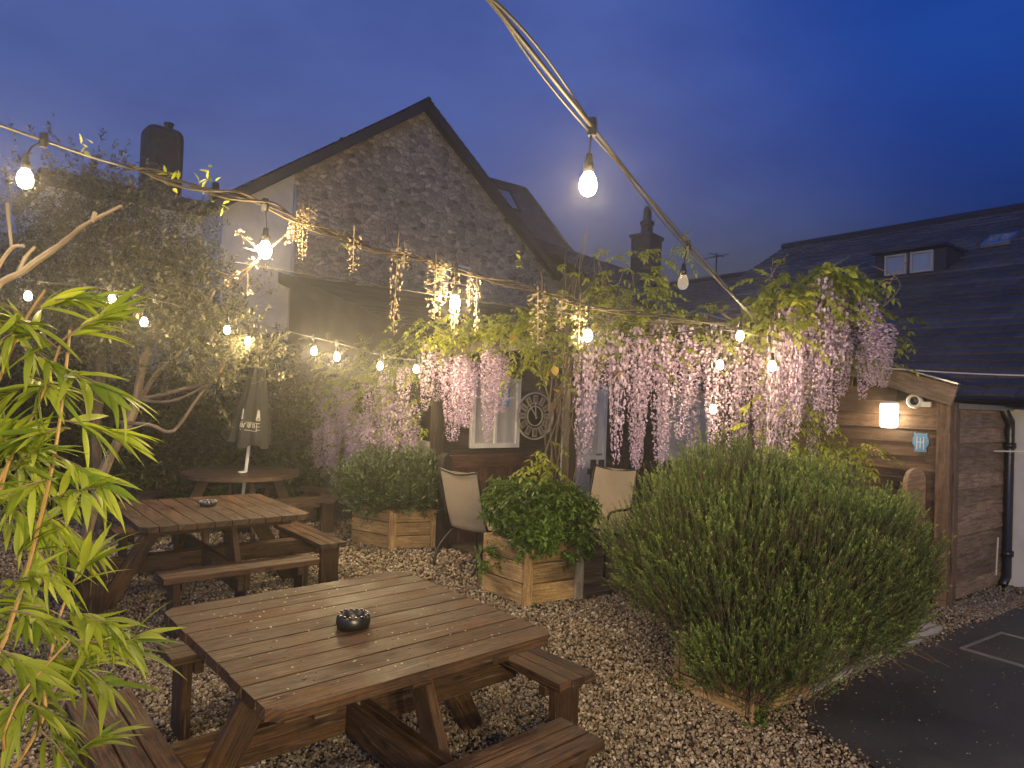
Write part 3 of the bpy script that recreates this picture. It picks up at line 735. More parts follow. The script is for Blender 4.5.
mb = MB(); clad(mb, P0, a_, -n_, Lsh, zs, .135, zs + slope * Lsh); mb.build('front_wall', W_SHED, sd_, world=True)
mb = MB(); wall_quad(mb, P0 + n_ * .03, P0 + n_ * .03 + a_ * Lsh, 0, zs + .03, zs + slope * Lsh)
wall_quad(mb, P0 + a_ * .03, P0 + a_ * .03 + n_ * 1.52, 0, zs - .05); mb.build('lining', W_DARK, sd_, world=True)
mb = MB(); clad(mb, P0 + n_ * .03, n_, -a_, 1.48, zs - .06, .15); mb.build('side_wall', wood('shed_wood_lit', (.17, .115, .07), (.38, .27, .18), (.55, .8), 10.), sd_, world=True)  # paler copy of the shed wood, light on this side put into the colour
mb = MB(); mb.box(P0 - n_ * .045 - a_ * .0 + UP * .97, (.07, .12, 1.94), Xn, 1.25); mb.box(P0 - a_ * .055 + UP * .965 + n_ * .045, (.1, .05, 1.92), Xn, 1.0); mb.build('corner_post', W_SHED, sd_, .005, world=True)
mb = MB(); mb.box(P0 + n_ * .79 - a_ * .03 + UP * (zs - .035), (1.47, .1, .05), Xn, 1); mb.build('flashing', STEEL, sd_, world=True)
sa = (a_ + UP * slope).normalized(); fs0 = P0 - n_ * .15 - a_ * .12 + UP * (zs - .12 * slope)
mb = MB(); mb.box(fs0 + sa * 1.5 + UP * .09, (3.0, .035, .19), (sa, n_, n_.cross(sa).normalized() * -1 if False else sa.cross(n_) * -1), 1.1); mb.build('fascia', W_FASCIA, sd_, .004, world=True)
un = n_.cross(sa); un = un if un.z > 0 else -un
mb = MB(); mb.box(fs0 + sa * 1.5 + UP * .09 + un * .106 + n_ * .32, (3.03, .76, .016), (sa, n_, un), 1)
mb.build('roof', DARK_TRIM, sd_, world=True)
MB().box(fs0 + sa * 1.5 + UP * .09 + un * .118 - n_ * .05, (3.03, .05, .012), (sa, n_, un), 1).build('roof_trim', STEEL, sd_, world=True)
# wall lamp
def wall_pt(u, v, offn=0.):
    return on_plane(u, v, P0 - n_ * offn, n_)
lp_ = wall_pt(889, 415, .09)
wl = thing('wall_lamp', 'lit frosted drum wall lamp on the shed boards', 'wall lamp', lp_)
MB().box(lp_ + n_ * .06, (.05, .1, .12), Xn, 1).build('bracket', BLACK_METAL, wl, .006, world=True)
LAMP_GLOW = emit('lamp_glass', (1., .86, .66), 6., .45); LAMP_GLOW.cycles.emission_sampling = 'NONE'
MB().lathe([(.02, -.13), (.07, -.125), (.083, -.1), (.083, .1), (.075, .125)], lp_, 20).build('shade', LAMP_GLOW, wl, world=True, smooth=True)
MB().lathe([(.086, .112), (.088, .128), (.05, .14), (0.0, .142)], lp_, 20).build('cap', WHITE_PAINT, wl, world=True, smooth=True)
ld_ = bpy.data.lights.new('lamp_light', 'POINT'); ld_.energy = 26; ld_.color = (1, .74, .42); ld_.shadow_soft_size = .05
lo = bpy.data.objects.new('lamp_light', ld_); col.objects.link(lo); lo.parent = wl; lo.location = (0, 0, 0)
# round white fitting
q = wall_pt(915, 401, .06); sc_ = thing('security_camera', 'small round white camera tucked under the shed fascia', 'camera', q)
Xq = (a_, UP, -n_)
MB().lathe([(.035, -.05), (.06, -.05), (.075, -.01), (.07, .03), (.05, .04), (.045, .02)], q, 18, Xq).build('housing', WHITE_PAINT, sc_, world=True, smooth=True)
MB().lathe([(.0, .03), (.03, .028), (.045, .018)], q, 16, Xq).build('lens', BLACK_PLASTIC, sc_, world=True, smooth=True)
MB().box(q - a_ * .1 - UP * .03, (.03, .09, .05), Xn, 1).build('bracket', WHITE_PAINT, sc_, .004, world=True)
# blue plaque
q = wall_pt(921, 442, .03); pq = thing('owl_plaque', 'pale blue owl shaped plaque on the shed boards', 'plaque', q)
pol = [(-.062, .095), (-.04, .08), (0, .085), (.04, .08), (.062, .095), (.058, .06), (.072, .03), (.072, -.02), (.05, -.055), (.055, -.095), (-.055, -.095), (-.05, -.055), (-.072, -.02), (-.072, .03), (-.058, .06)]
MB().prism(pol, q, -a_, UP, -n_, .015, 1).build('body', BLUE, pq, .003, world=True)
mb = MB(); 
for p0, p1 in (((-.03, .05), (-.03, -.07)), ((.03, .05), (.03, -.07)), ((-.03, .0), (.03, .0)), ((0, .04), (0, -.06))):
    mb.beam(q - a_ * p0[0] + UP * p0[1] - n_ * .018, q - a_ * p1[0] + UP * p1[1] - n_ * .018, .007, .004, -n_, 1)
mb.build('motif', PRINT, pq, world=True)
# wooden settle with scrolled end against the shed
sb0 = P0 + a_ * .14 - n_ * .07
st_ = thing('garden_settle', 'wooden settle with scrolled end panel against the shed', 'bench', sb0)
prof = [(0, 0), (.30, 0), (.36, .25), (.52, .42), (.54, .55), (.46, .72), (.37, .85), (.36, .97), (.40, 1.10), (.40, 1.18), (.34, 1.26), (.22, 1.29), (.08, 1.27), (0, 1.2)]
sp2 = [(p.x, p.y) for p in spline([V((a, b, 0)) for a, b in prof], 4)]
for s in (0., 1.35):
    MB().prism(sp2, sb0 + a_ * s, -n_, UP, a_, .04, 1.1).build('end_panel', W_BENCH, st_, .004, world=True)
mb = MB()
for k in range(4): mb.box(sb0 + a_ * .695 - n_ * (.1 + k * .105) + UP * .44, (1.29, .1, .03), (a_, n_, UP))
mb.build('seat', W_SHED, st_, .004, world=True)
mb = MB()
for k in range(6): mb.box(sb0 + a_ * .695 - n_ * .03 + UP * (.55 + k * .115), (1.29, .025, .11), (a_, n_, UP))
mb.build('backrest', W_SHED, st_, .004, world=True)

# ---- garden fences
q0 = V((-.72, 8.02, 0)); fn_ = thing('wooden_fence', 'red brown boarded fence panel with round topped post behind the chair', 'fence', q0)
mb = MB(); mb.prism([(-.06, 0), (.06, 0), (.06, 1.02), (.05, 1.09), (.0, 1.13), (-.05, 1.09), (-.06, 1.02)], q0, n_, UP, a_, .12, .7); mb.build('post', W_DARK, fn_, .006, world=True)
mb = MB()
for k in range(9): mb.box(q0 + n_ * (.14 + k * .135) + a_ * .08 + UP * .50, (.131, .025, .92), Xn)
mb.build('panel', W_FENCE, fn_, .004, world=True)
mb = MB(); mb.box(q0 + n_ * .7 + a_ * .07 + UP * 1.03, (1.26, .05, .14), Xn); mb.box(q0 + n_ * .7 + a_ * .06 + UP * .95, (1.26, .06, .03), Xn, .8); mb.build('rail', W_FENCE, fn_, .006, world=True)
q0 = V((1.02, 8.25, 0)); fs_ = thing('slatted_fence', 'dark slatted fence behind the reclining garden chair', 'fence', q0)
fd = V((.96, .28, 0)); fy = V((-.28, .96, 0)); mb = MB()
for k in range(16): mb.box(q0 + fd * (k * .105) + UP * .56, (.075, .02, 1.08), (fd, fy, UP))
mb.build('slat_panel', W_DARK, fs_, .003, world=True)
mb = MB()
for z in (.25, .95): mb.box(q0 + fd * .79 + fy * .03 + UP * z, (1.7, .03, .07), (fd, fy, UP))
mb.build('rail', W_DARK, fs_, .003, world=True)

# ---- deck under the chairs
d0 = V((.74, 6.25, 0)); mb = MB()
for k in range(17): mb.box(d0 + n_ * 1.15 + a_ * (k * .14 + .07) + UP * .02, (2.3, .132, .045), Xn)
dk = mb.build('deck', W_CLAD, None, .004); dk['kind'] = 'structure'

# ---- pergola
zb = 2.5; B0 = V((.42, 6.5, 0)); B1 = V((3.62, 6.72, 0)); B2 = V((-1.0, 8.45, 0))
pg = thing('pergola', 'timber pergola beams carrying the wisteria between planter and shed', 'pergola', B0)
mb = MB(); mb.beam(B0 + UP * zb - (B1 - B0).normalized() * .2, B1 + UP * zb, .07, .13); mb.build('beam', W_CLAD, pg, .005, world=True)
mb = MB(); mb.beam(B0 + UP * (zb - .134), B2 + UP * (zb - .134), .07, .13); mb.build('beam', W_CLAD, pg, .005, world=True)
mb = MB()
for k in range(4):
    p = B0.lerp(B1, .15 + k * .25); mb.beam(p + UP * (zb + .117) - a_ * .2, p + UP * (zb + .117) + a_ * 2.4, .045, .1)
mb.build('rafter', W_CLAD, pg, .004, world=True)
for p in (B0 + V((.16, .12, 0)), B2 + n_ * .1):
    MB().box(p + UP * (zb - .2) / 2, (.1, .1, zb - .2), Xn).build('post', W_DARK, pg, .005, world=True)
MB().box(V((2.0, 6.62, 1.21)), (.09, .09, 2.42), Xn).build('post', W_CLAD, pg, .005, world=True)

# ================================================================== FURNITURE
def picnic_table(label):
    root = thing('picnic_table', label, 'picnic table', (0, 0, 0), 0, 'square eight-seater picnic tables on the gravel')
    S = 1.335; th = .045; z = .75; nb = 10; pw = S / nb; h = S / 2; ch = .05
    mb = MB()
    for k in range(nb):
        y0 = -h + k * pw + .004; y1 = y0 + pw - .008
        xa = h; c0 = ch if k == 0 else 0; c1 = ch if k == nb - 1 else 0
        j = rnd.uniform(-.003, .003)
        if c0: pol = [(-xa + ch, y0), (xa - ch, y0), (xa, y0 + ch), (xa, y1), (-xa, y1), (-xa, y0 + ch)]
        elif c1: pol = [(-xa, y0), (xa, y0), (xa, y1 - ch), (xa - ch, y1), (-xa + ch, y1), (-xa, y1 - ch)]
        else: pol = [(-xa + j, y0), (xa + j, y0), (xa + j, y1), (-xa + j, y1)]
        mb.prism(pol, (0, 0, z - th + rnd.uniform(-.001, .001)), V((1, 0, 0)), V((0, 1, 0)), UP, th)
    mb.slot = 1
    for k in range(nb):
        for x in (-.42, 0, .42):
            for o_ in (-.03, .03): mb.lathe([(.0045, 0), (.004, .0022), (0, .0022)], (x + o_ * .6, -h + (k + .5) * pw + o_, z - .0005), 6, None, 1)
    mb.build('tabletop', [W_TABLE, BLACK_METAL], root, .005)
    mb = MB()
    for x in (-.42, 0, .42): mb.box((x, 0, z - th - .035), (.09, 1.14, .066), tint=.8)
    mb.build('batten', W_TABLE, root, .004)
    bz = .33; bl = 1.0
    mb = MB()
    mb.box((0, .024, bz), (2 * bl, .044, .14)); mb.box((0, -.024, bz), (2 * bl, .044, .14))
    for s in (-1, 1):
        for o_ in (-.035, .035): mb.box((o_, s * (.05 + (bl - .05) / 2), bz), (.042, bl - .05, .14))
    mb.build('bearer', W_TABLE, root, .005)
    mb = MB(); mb.box((-.049, -.0525, bz), (.006, .05, .12), tint=1); mb.box((.0, -.0505, bz + .0), (.06, .005, .12), tint=1); mb.build('joining_plate', STEEL, root)
    for k in range(4):
        a = k * math.pi / 2; d = V((math.cos(a), math.sin(a), 0)); p = V((-d.y, d.x, 0))
        off = p * .072
        MB().beam(d * .40 + UP * .70 + off, d * .80 + UP * -.02 + off, .045, .125, d).build('leg', W_TABLE, root, .005)
        b = MB()
        for j in range(3): b.box(d * (.845 + j * .085) + UP * .425, (.08, 1.15 + rnd.uniform(-.01, .01), .045), (d, p, UP))
        bo = b.build('bench', W_TABLE, root, .006)
        for s in (-1, 1):
            MB().box(d * .93 + p * s * .48 + UP * .19, (.17, .05, .42), (d, p, UP), .85).build('bench_leg', W_TABLE, bo, .004)
        for s in (-1, 1): MB().box(d * .93 + p * s * .43 + UP * .37, (.22, .045, .06), (d, p, UP), .8).build('batten', W_TABLE, bo, .003)
    return root
T1 = picnic_table('large worn picnic table holding the black rubber ashtray'); T1.location = (-.694, 3.208, 0); T1.rotation_euler = (0, 0, .722)
T2 = copy_tree(T1); T2.location = (-2.63, 6.0, .0); T2.rotation_euler = (0, 0, .693 + math.pi / 2); T2['label'] = 'middle picnic table with the silver ashtray, beyond the nearest table'

rc = V((-3.38, 8.62, 0))
rt = thing('round_picnic_table', 'dark round picnic table with parasol pole through its middle', 'picnic table', rc, .5)
mb = MB(); r_ = .70; nb = 11
for k in range(nb):
    y0 = -r_ + 2 * r_ * k / nb + .003; y1 = -r_ + 2 * r_ * (k + 1) / nb - .003
    ys = np.linspace(y0, y1, 6); pr = [(math.sqrt(max(r_ * r_ - y * y, 1e-4)), y) for y in ys]
    mb.prism(pr + [(-x, y) for x, y in reversed(pr)], (0, 0, .705), V((1, 0, 0)), V((0, 1, 0)), UP, .045)
mb.build('tabletop', W_TABLE_DARK, rt)
mb = MB(); mb.box((0, .024, .33), (2.3, .044, .14)); mb.box((0, -.024, .33), (2.3, .044, .14))
for s in (-1, 1): mb.box((.03, s * .6, .33), (.044, 1.1, .14)); mb.box((-.03, s * .6, .33), (.044, 1.1, .14))
mb.build('bearer', W_TABLE_DARK, rt, .004)
for k in range(4):
    a = k * math.pi / 2; d = V((math.cos(a), math.sin(a), 0)); p = V((-d.y, d.x, 0))
    MB().beam(d * .42 + UP * .70 + p * .07, d * .72 + p * .07 - UP * .01, .045, .12, d).build('leg', W_TABLE_DARK, rt, .004)
    b = MB()
    for j in range(2):
        rr = .98 + j * .13; arc = [R(q) for q in np.linspace(-34, 34, 9)]
        inner = [(math.cos(q) * rr, math.sin(q) * rr) for q in arc]; outer = [(math.cos(q) * (rr + .122), math.sin(q) * (rr + .122)) for q in reversed(arc)]
        b.prism([(x, y) for x, y in inner] + outer, (0, 0, .41), d, p, UP, .045) if False else b.prism([(x, -y) for x, y in inner] + [(x, -y) for x, y in outer], (0, 0, .455), d, p, -UP, .045)
    bo = b.build('bench', W_TABLE_DARK, rt)
    for s in (-1, 1):
        q = d * math.cos(R(25)) * 1.1 + p * math.sin(R(25)) * 1.1 * s
        MB().box(q + UP * .2, (.17, .06, .42), (d, p, UP)).build('bench_leg', W_TABLE_DARK, bo, .004)

# parasol standing through the round table
pb = rc + V((0, 0, .0)); tipd = V((.075, 0, 1)).normalized()
pa = thing('parasol', 'closed dark parasol with white lettering standing over the round table', 'parasol', pb)
Xp = (V((1, 0, -.075)).normalized(), V((0, 1, 0)), tipd)
MB().tube([pb + UP * .02, pb + tipd * 2.3], .021, 10, 1).build('pole', PRINT, pa, world=True, smooth=True)
MB().lathe([(.2, .0), (.2, .05), (.05, .08), (.03, .2)], pb, 18).build('base', BLACK_METAL, pa, world=True)
mb = MB(); nfold = 8; vs, fs, uvs = [], [], []; prof = [(1.10, .24), (1.14, .235), (1.3, .215), (1.5, .18), (1.75, .135), (1.95, .105), (2.15, .06), (2.3, .02)]
nn = 64
for z, r_ in prof:
    for k in range(nn):
        a = 2 * math.pi * k / nn; rr = r_ * (1 + .17 * math.cos(nfold * a + .6 * z) + .05 * math.sin(3 * a + z * 4))
        vs.append(pb + Xp[0] * math.cos(a) * rr + Xp[1] * math.sin(a) * rr + tipd * (z + .03 * math.sin(5 * a) * (z < 1.2)))
for i in range(len(prof) - 1):
    for k in range(nn):
        k2 = (k + 1) % nn; fs.append((i * nn + k, i * nn + k2, (i + 1) * nn + k2, (i + 1) * nn + k))
mb.add(vs, fs, None, 1); cano = mb.build('canopy', CANVAS, pa, world=True, smooth=True)
MB().lathe([(.0, -.02), (.03, -.02), (.035, .02), (.02, .035), (.025, .06), (0, .075)], pb + tipd * 2.315, 12).build('finial', PRINT, pa, world=True, smooth=True)
def can_pt(a, z, o=.004):
    r_ = np.interp(z, [p[0] for p in prof], [p[1] for p in prof]); rr = r_ * (1 + .17 * math.cos(nfold * a + .6 * z) + .05 * math.sin(3 * a + z * 4)) + o
    return pb + Xp[0] * math.cos(a) * rr + Xp[1] * math.sin(a) * rr + tipd * z
def stroke(mb, p, w_=.011):
    for (a0, z0), (a1, z1) in zip(p[:-1], p[1:]):
        q = [can_pt(a0 + (a1 - a0) * k / 4, z0 + (z1 - z0) * k / 4, .007) for k in range(5)]
        mb.tube(q, w_ / 2, 4, 1)
mb = MB(); am = R(-92)
def sa_(x): return am + x
for cx in (-.20, .72):
    c_ = sa_(cx)
    stroke(mb, [(c_ - .10, 1.43), (c_ - .03, 1.55), (c_ + .03, 1.55), (c_ + .10, 1.43), (c_ - .10, 1.43)], .016); stroke(mb, [(c_ - .06, 1.47), (c_ + .06, 1.47)], .016)
    stroke(mb, [(c_ - .05, 1.45), (c_, 1.54), (c_ + .05, 1.45)], .016)
    if cx < 0:
        z0, z1 = 1.31, 1.40; x0, x1 = c_ - .16, c_ + .85
        stroke(mb, [(x0, z1), (x1, z1 - .01), (x1, z0 - .02), (x0, z0 - .005), (x0, z1)], .009)
        for k in range(6):
            x = x0 + .10 + k * .145
            stroke(mb, [(x, z0 + .02), (x + .01, z1 - .02), (x + .08, z1 - .025), (x + .08, z0 + .015)][: 4 if k % 2 else 3], .013)
    else:
        for z in (1.39, 1.35, 1.31): stroke(mb, [(c_ - .12, z), (c_ + .12, z)], .01)
mo = mb.build('lettering', plain('faded_print', (.42, .42, .41), .7, noise=.2), cano); mo.data.transform(Matrix.Translation(-BASE[pa.name]))

# ashtrays
def tpt(T, u, v, z=.75):
    return at(u, v, z=z)
q = at(353, 627, z=.752 + .0); q.z = .749
t = thing('ashtray', 'round black rubber ashtray on the nearest picnic table', 'ashtray', q)
MB().lathe([(.06, .003), (.072, .006), (.078, .03), (.074, .055), (.066, .064), (.056, .06), (.05, .03), (.045, .014), (0, .012)], q, 28).build('bowl', BLACK_PLASTIC, t, world=True, smooth=True)
mb = MB()
for k in range(16):
    a = k * math.pi / 8; mb.box(q + V((math.cos(a) * .066, math.sin(a) * .066, .064)), (.014, .012, .008), (V((math.cos(a), math.sin(a), 0)), V((-math.sin(a), math.cos(a), 0)), UP), 1)
mb.build('rim', BLACK_PLASTIC, t, .002, world=True)
MB().lathe([(0, .02), (.046, .02)], q, 20).build('ash', plain('ash', (.12, .11, .1), .95, noise=.6, scale=120), t, world=True)
q = at(208, 506, z=.75); q.z = .752
t = thing('ashtray', 'silver ashtray with notched rim on the middle picnic table', 'ashtray', q)
MB().lathe([(.05, .0), (.066, .004), (.07, .03), (.06, .034), (.05, .012), (0, .01)], q, 24).build('bowl', BLACK_METAL, t, world=True, smooth=True)
mb = MB()
for k in range(12):
    a = k * math.pi / 6; mb.box(q + V((math.cos(a) * .062, math.sin(a) * .062, .04)), (.02, .018, .018), (V((math.cos(a), math.sin(a), 0)), V((-math.sin(a), math.cos(a), 0)), UP), 1)
mb.build('rim', STEEL, t, .003, world=True)
q = rc + V((.06, -.12, .752)); t = tag(MB().lathe([(.04, 0), (.05, .004), (.05, .018), (.03, .02), (0, .016)], (0, 0, 0), 16).build('ashtray', PRINT, None, smooth=True), 'small white dish beside the parasol pole', 'ashtray'); t.location = q

# sling garden chairs
def sling_chair(label):
    root = thing('garden_chair', label, 'garden chair', (0, 0, 0), 0, 'beige sling garden chairs')
    # faces +X, width along Y
    mb = MB()
    for s in (-1, 1):
        y = s * .27
        mb.tube(spline([(.24, y, .42), (.0, y, .40), (-.2, y, .39), (-.30, y, .62), (-.42, y, 1.04)], 5), .013, 8, 1)
    mb.tube(spline([(-.42, -.27, 1.04), (-.425, 0, 1.00), (-.42, .27, 1.04)], 6), .012, 8, 1)
    mb.tube([(.24, -.27, .42), (.24, .27, .42)], .012, 8, 1); mb.tube([(-.1, -.27, .39), (-.1, .27, .39)], .010, 8, 1)
    mb.build('frame', BLACK_METAL, root, smooth=True)
    for s in (-1, 1):
        y = s * .285
        MB().tube(spline([(.26, y, .0), (.24, y, .3), (.22, y, .58), (.10, y, .64), (-.2, y, .63), (-.31, y, .66)], 5), .014, 8, 1).build('armrest', BLACK_METAL, root, smooth=True)
        MB().tube(spline([(-.44, y, 0), (-.36, y, .2), (-.1, y * .98, .40)], 5), .014, 8, 1).build('leg', BLACK_METAL, root, smooth=True)
    pr = spline([(.235, 0, .425), (.1, 0, .40), (-.05, 0, .385), (-.19, 0, .39), (-.25, 0, .50), (-.31, 0, .66), (-.42, 0, 1.035)], 4)
    mb = MB(); k0 = [(p + V((0, y, 0)) - V((0.0, 0, .012 * (1 - (y / .255) ** 2)))) for p in pr for y in (-.255, -.13, 0, .13, .255)]
    fs = [(i * 5 + j, i * 5 + j + 1, i * 5 + j + 6, i * 5 + j + 5) for i in range(len(pr) - 1) for j in range(4)]
    mb.add(k0, fs, None, 1); mb.build('sling', SLING, root, smooth=True)
    return root
c1_ = sling_chair('beige sling chair with its back to the gravel, left of the planter'); c1_.location = (-.27, 7.42, 0); c1_.rotation_euler = (0, 0, R(52))
c2_ = copy_tree(c1_); c2_.location = (.93, 7.25, .045); c2_.rotation_euler = (0, 0, R(232)); c2_['label'] = 'beige sling chair facing the gravel, between small table and rosemary'
q = V((.52, 7.02, .04)); tb = thing('bistro_table', 'small round dark table between the garden chairs', 'table', q)
MB().lathe([(.0, .70), (.36, .70), (.37, .71), (.37, .725), (.36, .735), (0, .735)], q, 30).build('tabletop', W_TABLE_DARK, tb, world=True)
for k in range(4):
    a = k * math.pi / 2 + .4; d = V((math.cos(a), math.sin(a), 0)); MB().tube(spline([q + d * .3 + UP * .7, q + d * .2 + UP * .4, q + d * .3], 5), .014, 8, 1).build('leg', BLACK_METAL, tb, world=True, smooth=True)

# ================================================================== PLANTERS AND PLANTS
def planter(label, corner, ex, ey, w_, d_, h_, corner_mat=None, name='wooden_planter'):
    """corner nearest the camera; ex, ey the two box directions"""
    ex, ey, corner = V(ex).normalized(), V(ey).normalized(), V(corner)
    root = thing(name, label, 'planter', corner); X = (ex, ey, UP); rows = 3; rh_ = h_ / rows; mb = MB()
    for r_ in range(rows):
        z = r_ * rh_ + rh_ / 2
        for s in (0, 1):
            mb.box(corner + ex * w_ / 2 + ey * (.02 + s * (d_ - .04)) + UP * z, (w_, .04, rh_ - .010), X)
            mb.box(corner + ey * d_ / 2 + ex * (.0225 + s * (w_ - .045)) + UP * z, (.041, d_ - .084, rh_ - .010), X)
    mb.build('side_boards', W_PLANTER, root, .005, world=True)
    for s in (.03, 1): MB().box(corner + ex * (w_ - .03) * s + ey * -.014 + UP * (h_ / 2 - .01), (.085, .025, h_ - .01), X).build('corner_board', (corner_mat or W_PLANTER) if s == 1 else W_PLANTER, root, .004, world=True)
    MB().box(corner + ex * (w_ + .014) + ey * .045 + UP * (h_ / 2 - .01), (.025, .09, h_ - .01), X).build('corner_board', corner_mat or W_PLANTER, root, .004, world=True)
    MB().box(corner + ex * w_ / 2 + ey * d_ / 2 + UP * (h_ - .06), (w_ - .1, d_ - .1, .02), X, 1).build('soil', plain('soil', (.02, .014, .01), .95, noise=.5, scale=40), root, world=True)
    return root
pc_c = V((.18, 5.98, 0)); pex = V((.86, .51, 0)); pey = V((-.66, .75, 0))
planter('square sleeper planter with a pale right corner at the foot of the wisteria trunk', pc_c, pex, pey, .60, .60, .54, W_PALE)
planter('low wooden planter under the grey-green lavender', V((-1.35, 7.92, 0)), V((.93, .37, 0)), V((-.85, .53, 0)), .55, .62, .46)
planter('box planter nearly hidden below the big rosemary bush', V((1.46, 3.98, 0)), V((.8, .6, 0)), V((-.62, .78, 0)), .6, .56, .30, SANDSTONE)

def sprigs(centers, dirs, length, nl, L, W, bend=.1, spread=.9, K=2, tintscale=None, lowbright=.5, droop=0.):
    """shoots with paired leaves; returns leaf arrays"""
    n = len(centers); D = unit(dirs); t = rng.uniform(.05, 1, (n, nl)); t.sort(axis=1)
    ln = length * rng.uniform(.7, 1.3, n)
    P = centers[:, None] + D[:, None] * (t * ln[:, None])[:, :, None]
    P[:, :, 2] -= droop * (t * ln[:, None]) ** 2
    side = unit(np.cross(D[:, None], rng.normal(size=(n, nl, 3))))
    LD = unit(D[:, None] * (1 - spread * .6) + side * spread)
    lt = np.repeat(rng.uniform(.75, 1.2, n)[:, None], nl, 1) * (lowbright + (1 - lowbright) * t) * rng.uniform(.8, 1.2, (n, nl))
    if tintscale is not None: lt = lt * tintscale[:, None]
    m_ = n * nl
    return leaf_arrays(P.reshape(m_, 3), LD.reshape(m_, 3), L * rng.uniform(.7, 1.25, m_), W * rng.uniform(.8, 1.2, m_), bend, K, lt.reshape(m_))
def stems_arrays(P, D, L, r_):
    """thin triangular-section stems as quads"""
    n = len(P); D = unit(D); S = unit(np.cross(D, rng.normal(size=(n, 3)))); T = np.cross(D, S); vs = []
    for k in range(3):
        a = 2 * math.pi * k / 3; o_ = S * math.cos(a) + T * math.sin(a); vs += [P + o_ * r_[:, None], P + D * L[:, None] + o_ * (r_ * .5)[:, None]]
    v = np.stack(vs, 1).reshape(-1, 3); q = np.array([(0, 2, 3, 1), (2, 4, 5, 3), (4, 0, 1, 5)])
    f = (np.arange(n)[:, None, None] * 6 + q[None]).reshape(-1, 4)
    return v, f, np.full(n * 6, .8)
def dome(center, rad, n, lobes=None, zmin=-.9, inner=.75, seed=0):
    """points and outward normals spread over a lumpy ellipsoid shell"""
    d = rvec(int(n * 2.2)); d = d[d[:, 2] > zmin][:n]
    lump = 1 + .10 * np.sin(5 * d[:, 0] + 3 * d[:, 2] + seed) + .08 * np.sin(7 * d[:, 1] - 4 * d[:, 0] + 2 * seed) + .06 * np.sin(11 * d[:, 2] + 6 * d[:, 1])
    r_ = rng.uniform(inner, 1., len(d)) ** .6 * lump
    P = np.array(center)[None] + d * np.array(rad)[None] * r_[:, None]
    nrm = unit(d / np.array(rad)[None])
    return P, nrm, r_
def twig_mesh(mb_pts, mat, name, parent, off):
    pass

# big rosemary bush
rbase = V((1.7, 4.5, 0)); rb_ = thing('rosemary_bush', 'huge rounded rosemary bush spilling over its planter beside the tarmac', 'bush', rbase)
lst = []; stl = []
for c_, r_, n_sh, sd0 in (((1.77, 4.75, .80), (.93, .80, .66), 6800, 1.), ((2.48, 4.95, .66), (.54, .6, .50), 3000, 2.), ((1.42, 4.08, .30), (.28, .24, .24), 650, 7.), ((1.50, 4.62, .70), (.58, .58, .58), 2400, 3.), ((1.62, 4.22, .42), (.46, .42, .42), 1900, 4.), ((2.0, 4.45, .66), (.66, .5, .5), 2200, 5.5)):
    P, nrm, rr = dome(c_, r_, n_sh, zmin=-.75, inner=.55, seed=sd0)
    keep = P[:, 2] > .10; P, nrm = P[keep], nrm[keep]
    clump = np.sin(P[:, 0] * 9 + 3 * P[:, 1]) * np.sin(P[:, 2] * 8 + 2 * P[:, 0] + P[:, 1] * 5); keep = clump > -.62 + .5 * rng.random(len(P)) - .25; P, nrm = P[keep], nrm[keep]
    D = unit(nrm * .62 + np.array([0, 0, .9]) + .2 * rng.normal(size=P.shape))
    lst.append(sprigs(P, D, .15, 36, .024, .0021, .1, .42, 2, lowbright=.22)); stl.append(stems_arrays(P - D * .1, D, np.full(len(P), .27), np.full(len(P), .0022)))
v, f, t = cat_arrays(lst); np_mesh('foliage', v, f, t, L_ROSE, rb_, off=rbase)
v, f, t = cat_arrays(stl); np_mesh('shoot', v, f, t, BARK, rb_, off=rbase)
mb = MB()
for k in range(46):
    a = rnd.uniform(0, 6.28); e = V((rbase.x + math.cos(a) * rnd.uniform(.3, 1.0), rbase.y + .2 + math.sin(a) * rnd.uniform(.3, .75), rnd.uniform(.3, 1.2)))
    m_ = (rbase + V((0, .1, .4))).lerp(e, .5) + V((rnd.uniform(-.1, .1), rnd.uniform(-.1, .1), rnd.uniform(-.02, .12)))
    mb.tube(spline([rbase + V((rnd.uniform(-.15, .15), .1, .3)), m_, e], 4), [.014 - .001 * q for q in range(9)], 5)
for k in range(9):   # bare twigs trailing over the paving
    s = V((2.1 + .09 * k, 4.55 + .06 * k, .3)); e = s + V((rnd.uniform(.25, .55), rnd.uniform(-.25, .05), rnd.uniform(-.25, -.12)))
    mb.tube(spline([s - V((.2, -.1, -.1)), s, e], 4), [.008 - .0007 * q for q in range(9)], 5)
mb.build('branch', BARK, rb_, world=True)

# lavender in the far planter
lb_ = V((-1.4, 8.25, .4)); t = thing('lavender_bush', 'spiky grey-green bush filling the low wooden planter', 'bush', lb_)
lst = []
for c_, r_, n_sh in (((-1.55, 8.2, .62), (.38, .36, .34), 900), ((-1.15, 8.3, .62), (.36, .34, .33), 800), ((-1.35, 8.1, .5), (.4, .3, .25), 500)):
    P, nrm, rr = dome(c_, r_, n_sh, zmin=-.5, inner=.5, seed=6)
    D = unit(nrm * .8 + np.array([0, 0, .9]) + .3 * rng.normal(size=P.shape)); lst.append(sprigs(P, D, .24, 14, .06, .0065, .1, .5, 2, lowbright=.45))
v, f, tt = cat_arrays(lst); np_mesh('foliage', v, f, tt, L_LAV, t, off=lb_)
P = np.array([lb_])[:1].repeat(60, 0) + rng.normal(size=(60, 3)) * [.25, .15, .02]; D = unit(rng.normal(size=(60, 3)) * .5 + [0, 0, 1]); v, f, tt = stems_arrays(P, D, np.full(60, .45), np.full(60, .005)); np_mesh('stem', v, f, tt, BARK, t, off=lb_)

